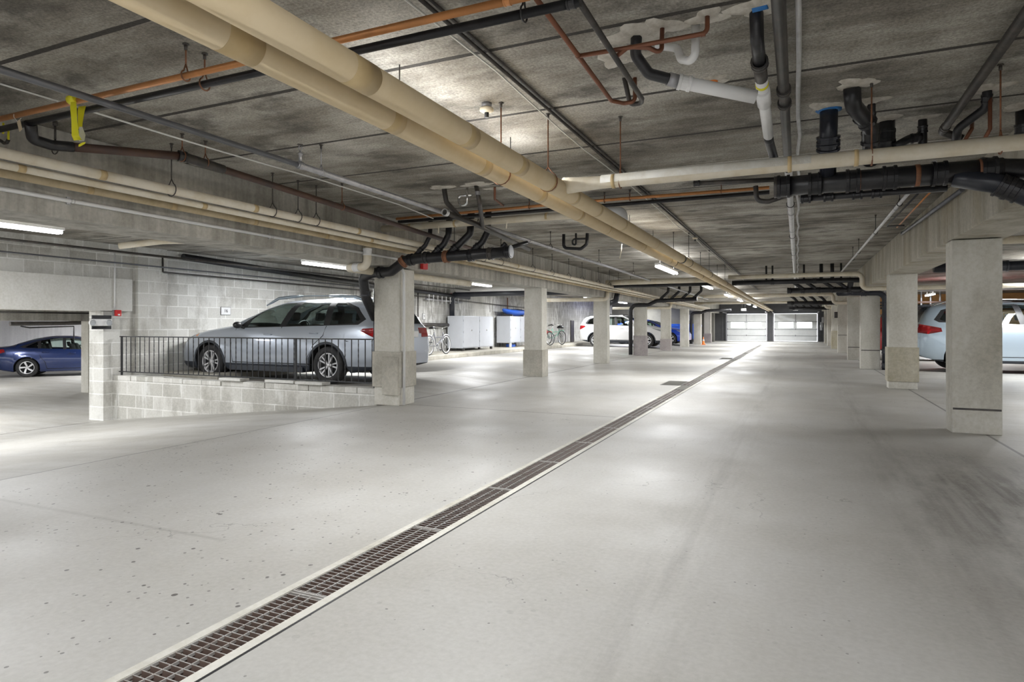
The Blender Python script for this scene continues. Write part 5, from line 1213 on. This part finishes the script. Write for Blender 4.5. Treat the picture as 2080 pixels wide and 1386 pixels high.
# alarm devices
t = thing('fire_alarm', 'square red alarm box at the lower edge of the lintel, under a white conduit', 'alarm', (-11.830, 7.879, 1.425))
part('back_box', 'steel', lambda b: box(b, (-.04, -.07, -.06), (0, .05, .06), bev=.006), t); part('cover', 'red', lambda b: box(b, (0, -.055, -.058), (.05, .055, .058), bev=.012), t); part('strobe_lens', 'white', lambda b: box(b, (.05, -.02, -.045), (.056, .02, -.02), bev=.002), t)
part('speaker_grille', 'taillight', lambda b: [box(b, (.05, -.035, z), (.053, .035, z+.005)) for z in (.0, .012, .024, .036)], t)
p = (-5.345, 8.408, 2.123)
t = thing('fire_alarm', 'small red alarm box on the left beam under the black manifold', 'alarm', (p[0]+.03, p[1], p[2]))
part('cover', 'red', lambda b: box(b, (-.02, -.07, -.06), (.04, .07, .06), bev=.012), t); part('back_box', 'steel', lambda b: box(b, (-.03, -.05, -.05), (-.02, .05, .05)), t)
t = thing('emergency_light', 'white twin-lamp emergency light at the block wall corner by the opening', 'light', (-11.800, 7.561, 1.237))
part('housing', 'white', lambda b: box(b, (-.05, -.16, -.06), (.04, .18, .07), bev=.02), t)
for yy in (-.20, .10):
    part('lamp_head', 'white', lambda b: lathe(b, [(.001, -.02), (.05, -.01), (.058, .03), (.058, .05)], 20, 'x', (.03, yy, 0)), t, True)
    part('lens', 'headlight', lambda b: lathe(b, [(.001, .045), (.052, .04)], 20, 'x', (.03, yy, 0)), t, True)
part('mounting_plate', 'black', lambda b: box(b, (-.07, -.14, -.12), (-.05, .22, .14)), t)
# caution tape and tag on the copper pipe
def ribbon(b, pts, w, axis=V((1, 0, 0))):
    prev = None
    for (p, ww, ang) in pts:
        d = V((math.cos(ang), math.sin(ang), 0))*ww*w/2; a = b.verts.new(V(p)-d); c = b.verts.new(V(p)+d)
        if prev: f = b.faces.new((prev[0], prev[1], c, a)); f.smooth = True
        prev = (a, c)
t = thing('caution_tape', 'two strands of bright yellow tape knotted on the copper pipe and hanging down', 'tape', (-4.040, 2.420, 2.551)); r0 = V(t.location)
q = [(-4.011, 2.400, 2.555), (-3.994, 2.390, 2.523), (-3.985, 2.390, 2.435), (-3.992, 2.400, 2.350), (-3.968, 2.400, 2.317), (-3.956, 2.410, 2.324)]
def f1(b): ribbon(b, [(V(p)-r0, w, a) for p, w, a in zip(q, (.75, 1.1, .75, 1.1, 1.3, .5), (.3, .2, .5, .3, .2, .2))], .045)
o = part('near_strand', 'tape', f1, t)
q2 = [(-4.138, 2.530, 2.588), (-4.132, 2.520, 2.556), (-4.109, 2.500, 2.469), (-4.076, 2.480, 2.422)]
part('far_strand', 'tape', lambda b: ribbon(b, [(V(p)-r0, w, a) for p, w, a in zip(q2, (1.3, 1.0, .6, .5), (.2, .4, .6, .6))], .045), t)
q3 = [(-4.054, 2.470, 2.429), (-4.007, 2.450, 2.365), (-3.996, 2.440, 2.325)]
part('pale_back', 'tapew', lambda b: ribbon(b, [(V(p)-r0, w, .3) for p, w in zip(q3, (.5, 1.0, .8))], .045), t)
q4 = [(-3.956, 2.430, 2.312), (-3.979, 2.430, 2.302), (-4.003, 2.430, 2.290)]
part('twisted_end', 'tape', lambda b: ribbon(b, [(V(p)-r0, w, .1) for p, w in zip(q4, (.6, 1.2, .3))], .045), t)
part('knot', 'tape', lambda b: tube(b, [(-.035, -.0, .03), (.03, 0, .034)], .029, 10), t)
t = thing('paper_tag', 'small manila tag tied with string to the copper pipe at the left edge', 'tag', (-4.564, 2.400, 2.484)); r0 = V(t.location)
part('card', 'tagp', lambda b: obox(b, (0, 0, 0), (.017, .001, .036), (V((.93, 0, .36)).normalized(), V((0, 1, 0)), V((-.36, 0, .93)).normalized())), t)
part('string', 'cable', lambda b: tube(b, [V(p)-r0 for p in ((-4.628, 2.400, 2.566), (-4.628, 2.400, 2.546), (-4.585, 2.400, 2.509), (-4.566, 2.410, 2.535))], .0022, 5), t)
t = thing('shutoff_valve', 'pair of yellow-handled valves at the far left edge above the cream pipes', 'valve', (-5.133, 2.600, 2.518)); r0 = V(t.location)
for (a, c) in (((-5.139, 2.600, 2.634), (-5.145, 2.600, 2.558)), ((-5.079, 2.600, 2.574), (-5.079, 2.600, 2.507))): part('lever_handle', 'tape', lambda b: tube(b, [V(a)-r0, V(c)-r0], .007, 8), t)
part('valve_body', 'iron2', lambda b: tube(b, [V(p)-r0 for p in ((-5.182, 2.600, 2.516), (-5.133, 2.600, 2.490), (-5.097, 2.600, 2.489), (-5.079, 2.600, 2.507))], .012, 8, .01), t)
# cabinets
def cabinet(y0, y1, z0, z1, doors, lab, xf=-11.2, x1=-11.86, legs=True):
    t = thing('storage_cabinet', lab, 'cabinet', (xf, y0, z0)); w = y1-y0
    part('carcass', 'cab', lambda b: box(b, (x1-xf, 0, 0), (-.02, w, z1-z0), bev=.006), t)
    n = len(doors); y = 0
    for i, fr in enumerate(doors):
        dw = w*fr; d = part('door', 'cab', lambda b: box(b, (-.018, y+.02, .03), (.0, y+dw-.02, z1-z0-.02), bev=.004), t)
        hy = y+dw*.5
        part('latch', 'chrome', lambda b: lathe(b, [(.001, .02), (.028, .018), (.028, 0)], 14, 'x', (0, hy, (z1-z0)*.55)), d, True)
        for zz in (.2, .5, .85): part('hinge', 'steel', lambda b: box(b, (-.004, y+.012, (z1-z0)*zz-.04), (.006, y+.03, (z1-z0)*zz+.04)), d)
        y += dw
    for yy in (.08, w-.12):
        part('foot', 'white' if legs else 'iron2', lambda b: box(b, (-.10, yy, .231-z0), (-.02, yy+.08, 0)), t); part('foot', 'iron2', lambda b: box(b, (x1-xf+.02, yy, .231-z0), (x1-xf+.1, yy+.08, 0)), t)
cabinet(20.42, 22.94, .33, 1.53, (.52, .48), 'large pale grey two-door steel cabinet behind the white bicycle', legs=False)
cabinet(24.62, 26.55, .42, 1.57, (.55, .45), 'smaller pale grey steel cabinet on legs under the blue kayak')
bx = thing('storage_bin', 'dark blue bin under the smaller grey cabinet', 'bin', (-11.45, 25.2, .232)); part('tub', 'kayak', lambda b: box(b, (-.12, -.25, 0), (.12, .25, .13), bev=.02), bx); part('lid', 'black', lambda b: box(b, (-.13, -.27, .13), (.13, .27, .155), bev=.008), bx)
t = thing('kayak', 'bright blue kayak resting on the smaller grey cabinet, bow toward the bike', 'kayak', (-11.5, 24.5, 1.78))
def hull(b):
    n = 28; rings = []; L = 2.9
    for i in range(n+1):
        u = i/n; w = .33*math.sin(PI*min(max(u, .0), 1))**.62+.012; hh = .17*math.sin(PI*u)**.5+.012; sh = .10*(abs(u-.5)*2)**3
        rings.append([b.verts.new((math.cos(2*PI*k/16)*w, u*L, math.sin(2*PI*k/16)*hh*(1 if math.sin(2*PI*k/16) < 0 else .55)+sh)) for k in range(16)])
    for a, c in zip(rings, rings[1:]):
        for k in range(16): f = b.faces.new((a[k], a[(k+1) % 16], c[(k+1) % 16], c[k])); f.smooth = True
    b.faces.new(rings[0][::-1]); b.faces.new(rings[-1])
part('hull', 'kayak', hull, t)
part('cockpit_rim', 'black', lambda b: tube(b, [(.2*math.cos(a), 1.45+.42*math.sin(a), .10) for a in [2*PI*k/20 for k in range(21)]], .018, 8), t)
part('cradle', 'iron2', lambda b: (box(b, (-.25, .4, -.21), (.25, .47, -.13)), box(b, (-.25, 1.6, -.21), (.25, 1.67, -.15))), t)
# bicycles
def bicycle(lab, loc, rz, mat, tyre_m, r=.285, lean=.0, bars='swept', group=None, fm=None):
    t = thing('bicycle', lab, 'bicycle', loc, rz); t.rotation_euler = (lean, 0, rz); wb = 1.0
    for i, x in enumerate((0, wb)):
        wb_ = new(); n = 36
        tube(wb_, [(x+math.cos(2*PI*k/n)*(r-.018), 0, r+math.sin(2*PI*k/n)*(r-.018)) for k in range(n+1)], .015, 8, caps=False)
        w = obj('wheel', wb_, tyre_m, t)
        part('wheel_rim', 'alloy', lambda b: tube(b, [(x+math.cos(2*PI*k/n)*(r-.042), 0, r+math.sin(2*PI*k/n)*(r-.042)) for k in range(n+1)], .014, 6, caps=False), w)
        def sp(b):
            for k in range(16):
                a = 2*PI*k/16; tube(b, [(x, .012*(1 if k % 2 else -1), r), (x+math.cos(a)*(r-.045), 0, r+math.sin(a)*(r-.045))], .0016, 4)
            tube(b, [(x, -.04, r), (x, .04, r)], .018, 10)
        part('spokes', 'steel', sp, w)
        part('mudguard', mat, lambda b: tube(b, [(x+math.cos(a)*(r+.018), 0, r+math.sin(a)*(r+.018)) for a in [PI*(.15+.75*k/12) if i == 0 else PI*(.35+.6*k/12) for k in range(13)]], .014, 6), t)
    bb = (.42, 0, r-.03); st = (.30, 0, r+.36); hd = (.80, 0, r+.36); hd2 = (.83, 0, r+.24)
    part('frame', fm or mat, lambda b: (tube(b, [bb, st], .015, 8), tube(b, [(.33, 0, r+.22), hd2], .016, 8), tube(b, [bb, hd2], .017, 8), tube(b, [(0, .03, r), (.42, .03, r-.03)], .009, 6), tube(b, [(0, -.03, r), (.42, -.03, r-.03)], .009, 6), tube(b, [(0, .03, r), st], .008, 6), tube(b, [(0, -.03, r), st], .008, 6), tube(b, [hd, hd2], .019, 8)), t)
    part('fork', 'black', lambda b: (tube(b, [hd2, (.90, .035, r+.10), (wb, .04, r)], .011, 6), tube(b, [hd2, (.90, -.035, r+.10), (wb, -.04, r)], .011, 6)), t)
    sd = (.26, 0, r+.47)
    part('seat_post', 'chrome', lambda b: tube(b, [st, sd], .012, 8), t)
    def sad(b):
        rgs = []
        for i in range(9):
            u = i/8; x = .12-u*.27+sd[0]; w = .018+.085*max(0, u-.25)**.8; zz = sd[2]+.03+.015*math.sin(PI*u)
            rgs.append([b.verts.new((x, math.cos(2*PI*k/10)*w, zz+math.sin(2*PI*k/10)*.024)) for k in range(10)])
        for a, c in zip(rgs, rgs[1:]):
            for k in range(10): f = b.faces.new((a[k], a[(k+1) % 10], c[(k+1) % 10], c[k])); f.smooth = True
        b.faces.new(rgs[0][::-1]); b.faces.new(rgs[-1])
    part('saddle', 'black', sad, t)
    part('handlebar', 'chrome', lambda b: (tube(b, [hd, (.77, 0, r+.50)], .012, 8), tube(b, [(.58, -.27, r+.52), (.70, -.24, r+.54), (.79, -.10, r+.53), (.77, 0, r+.50), (.79, .10, r+.53), (.70, .24, r+.54), (.58, .27, r+.52)], .011, 8, .05)), t)
    for s in (1, -1): part('grip', 'black', lambda b: tube(b, [(.55, s*.275, r+.515), (.66, s*.25, r+.535)], .016, 8), t)
    part('chainring', 'steel', lambda b: (lathe(b, [(.06, -.012), (.085, -.012), (.085, -.006), (.06, -.006), (.06, -.012)], 24, 'y', (bb[0], -.03, bb[2])), tube(b, [(bb[0], -.06, bb[2]), (bb[0]+.10, -.06, bb[2]-.11)], .009, 6), tube(b, [(bb[0], .06, bb[2]), (bb[0]-.10, .06, bb[2]+.11)], .009, 6)), t)
    for s, dx, dz in ((-1, .10, -.11), (1, -.10, .11)): part('pedal', 'black', lambda b: box(b, (bb[0]+dx-.04, s*.065 if s > 0 else -.14, bb[2]+dz-.012), (bb[0]+dx+.04, .14 if s > 0 else -.065, bb[2]+dz+.012)), t)
    return t
wbk = bicycle('white bicycle with black saddle standing on the curb before the large cabinet', (-10.55, 17.0, .232), PI/2+.02, 'bikew', 'rubber', fm='steeld'); wbk.scale = (1.1,)*3
mb = bicycle('mint green bicycle with a black helmet on its bars by the bay wall', (-11.35, 29.5, .232), -.62, 'mint', 'rubber'); mb.scale = (1.2,)*3
rb = bicycle('dark red bicycle half hidden behind the second left column', (-11.5, 28.1, .232), -.5, 'red', 'rubber'); rb.scale = (1.12,)*3
t = thing('bicycle_helmet', 'black bicycle helmet hanging from the mint bicycle handlebar', 'helmet', (-10.50, 28.92, 1.06))
def hel(b):
    bmesh.ops.create_uvsphere(b, u_segments=18, v_segments=10, radius=.15); bmesh.ops.scale(b, verts=b.verts, vec=(1.15, .85, .75)); bmesh.ops.delete(b, geom=[v for v in b.verts if v.co.z < -.04], context='VERTS')
part('shell', 'black', hel, t, True)
part('vent_strip', 'steel', lambda b: [tube(b, [(-.12, y, .07), (0, y*1.2, .122), (.12, y, .07)], .008, 6) for y in (-.06, 0, .06)], t)
t = tag(part('leaning_board', 'iron2', lambda b: box(b, (0, 0, 0), (.06, .55, 1.22), bev=.03), None), 'dark rounded board leaning on the bay wall behind the white crossover', 'board'); t.location = (-11.55, 33.4, .232)
# wall valve rack above the bicycle
t = thing('valve_rack', 'row of small pipes with red handles high on the bay wall behind the first column', 'valve', (-11.85, 18.9, 2.10))
part('header_pipe', 'steel', lambda b: tube(b, [(0, 0, 0), (0, 2.6, -.03)], .04, 8), t)
for k in range(8):
    part('valve_riser', 'silver', lambda b: (tube(b, [(0.03, .15+k*.3, -.12), (.03, .15+k*.3, .32)], .022, 8), hub(b, (.03, .15+k*.3, .14), ZA, .022, .07, 1.6, 10)), t)
    part('valve_handle', 'red' if k in (5, 6) else 'iron2', lambda b: lathe(b, [(.03, .02), (.045, .02), (.045, .028), (.03, .028)], 12, 'x', (.05, .15+k*.3, .24)), t)
# cone, blue container, notices
t = thing('traffic_cone', 'orange traffic cone at the foot of a far left column', 'cone', (-5.15, 39.3, 0))
part('base', 'orangep', lambda b: box(b, (-.19, -.19, 0), (.19, .19, .04), bev=.01), t); part('body', 'orangep', lambda b: lathe(b, [(.14, .04), (.03, .72), (.001, .73)], 20), t, True); part('reflective_band', 'white', lambda b: lathe(b, [(.089, .37), (.066, .50)], 20), t, True)
t.scale = (.65,)*3
t = thing('waste_container', 'blue waste container at the far end of the left bays', 'container', (-7.1, 43.1, 0))
part('tub', 'kayak', lambda b: box(b, (-1.25, -.4, .25), (1.25, .4, 1.15), bev=.04), t); part('rim', 'kayak', lambda b: box(b, (-1.3, -.45, 1.08), (1.3, .45, 1.18), bev=.02), t); part('lid', 'mint' if False else 'kayak', lambda b: box(b, (-1.28, -.43, 1.18), (1.28, .43, 1.26), bev=.03), t)
for sx in (-1, 1):
    for sy in (-.25, .25): part('caster', 'rubber', lambda b: lathe(b, [(.001, -.03), (.12, -.03), (.12, .03), (.001, .03)], 14, 'x', (sx, sy, .125)), t)
t = thing('handcart', 'orange handcart beside the far left column', 'cart', (-5.9, 42.0, 0))
part('frame', 'orangep', lambda b: (tube(b, [(-.15, 0, .1), (-.1, 0, .9), (.1, 0, .9), (.15, 0, .1)], .03, 8, .08), box(b, (-.2, -.1, .28), (.2, .1, .6), bev=.03)), t)
for sx in (-.18, .18): part('wheel', 'rubber', lambda b: lathe(b, [(.001, -.03), (.13, -.03), (.13, .03), (.001, .03)], 14, 'x', (sx, 0, .13)), t)
for i, (p, w, h, lab) in enumerate(((( -6.75, 43.78, 1.62), .45, .5, 'white notice board on the end wall above the blue waste container'), ((-9.9, 43.78, 1.55), .5, .7, 'white notice on the end wall behind the bright blue hatchback'))):
    t = thing('notice_board', lab, 'sign', p); part('panel', 'white', lambda b: box(b, (-w/2, -.02, -h/2), (w/2, 0, h/2)), t); part('printed_block', 'iron3', lambda b: box(b, (-w*.3, -.023, -h*.42), (w*.3, -.02, -h*.3)), t)
t = thing('switch_box', 'small dark electrical box on the side of the fifth right column', 'electrical box', (1.555, 30.3, 1.62))
part('enclosure', 'iron2', lambda b: box(b, (-.12, -.1, -.13), (0, .1, .13), bev=.008), t); part('cover_plate', 'steel', lambda b: box(b, (-.125, -.06, -.08), (-.12, .06, .08)), t)
for i, (y, z) in enumerate(((44.4, 1.5), (47.0, 1.2), (47.8, 1.0))):
    t = thing('door_control', ('grey control box on the right side near the garage door, highest', 'grey control box beside the right garage door, middle', 'grey control box beside the right garage door, lowest')[i], 'electrical box', (1.50, y, z)); part('enclosure', 'steel', lambda b: box(b, (-.1, -.12, -.18), (0.03, .12, .18), bev=.01), t); part('push_button', 'black', lambda b: lathe(b, [(.001, -.11), (.03, -.108), (.03, -.1)], 10, 'x', (0, 0, .05)), t)
# lower level pipes
run('iron_pipe', 'dark pipe hanging in the opening over the navy sedan', 'pipe', 'iron2', [(-20.000, 10.274, 1.227), (-20.000, 11.700, 1.244), (-19.000, 11.827, 1.272)], .06)
run('iron_pipe', 'thin dark pipe with a drop in the opening behind the navy sedan', 'pipe', 'black', [(-21.000, 11.070, 1.156), (-21.000, 11.307, 1.111), (-21.000, 12.581, 1.153), (-21.000, 12.581, 0.730)], .02)
run('wall_conduit', 'thin dark conduit under the lower beam in the opening', 'conduit', 'iron2', [(-17.100, 8.580, 1.501), (-17.100, 10.747, 1.502)], .02)
# wire hooks dangling under pipes
run('dangling_wire', 'thin pale wire dangling from the big tan pipe', 'wire', 'cream', [(-2.219, 8.600, 2.318), (-2.226, 8.600, 2.223), (-2.247, 8.600, 2.122)], .006, .02)
run('dangling_wire', 'thin pale wire dangling under the left bay ceiling', 'wire', 'cream', [(-8.702, 7.800, 2.600), (-8.470, 7.611, 2.500), (-8.361, 7.484, 2.400)], .006, .02)
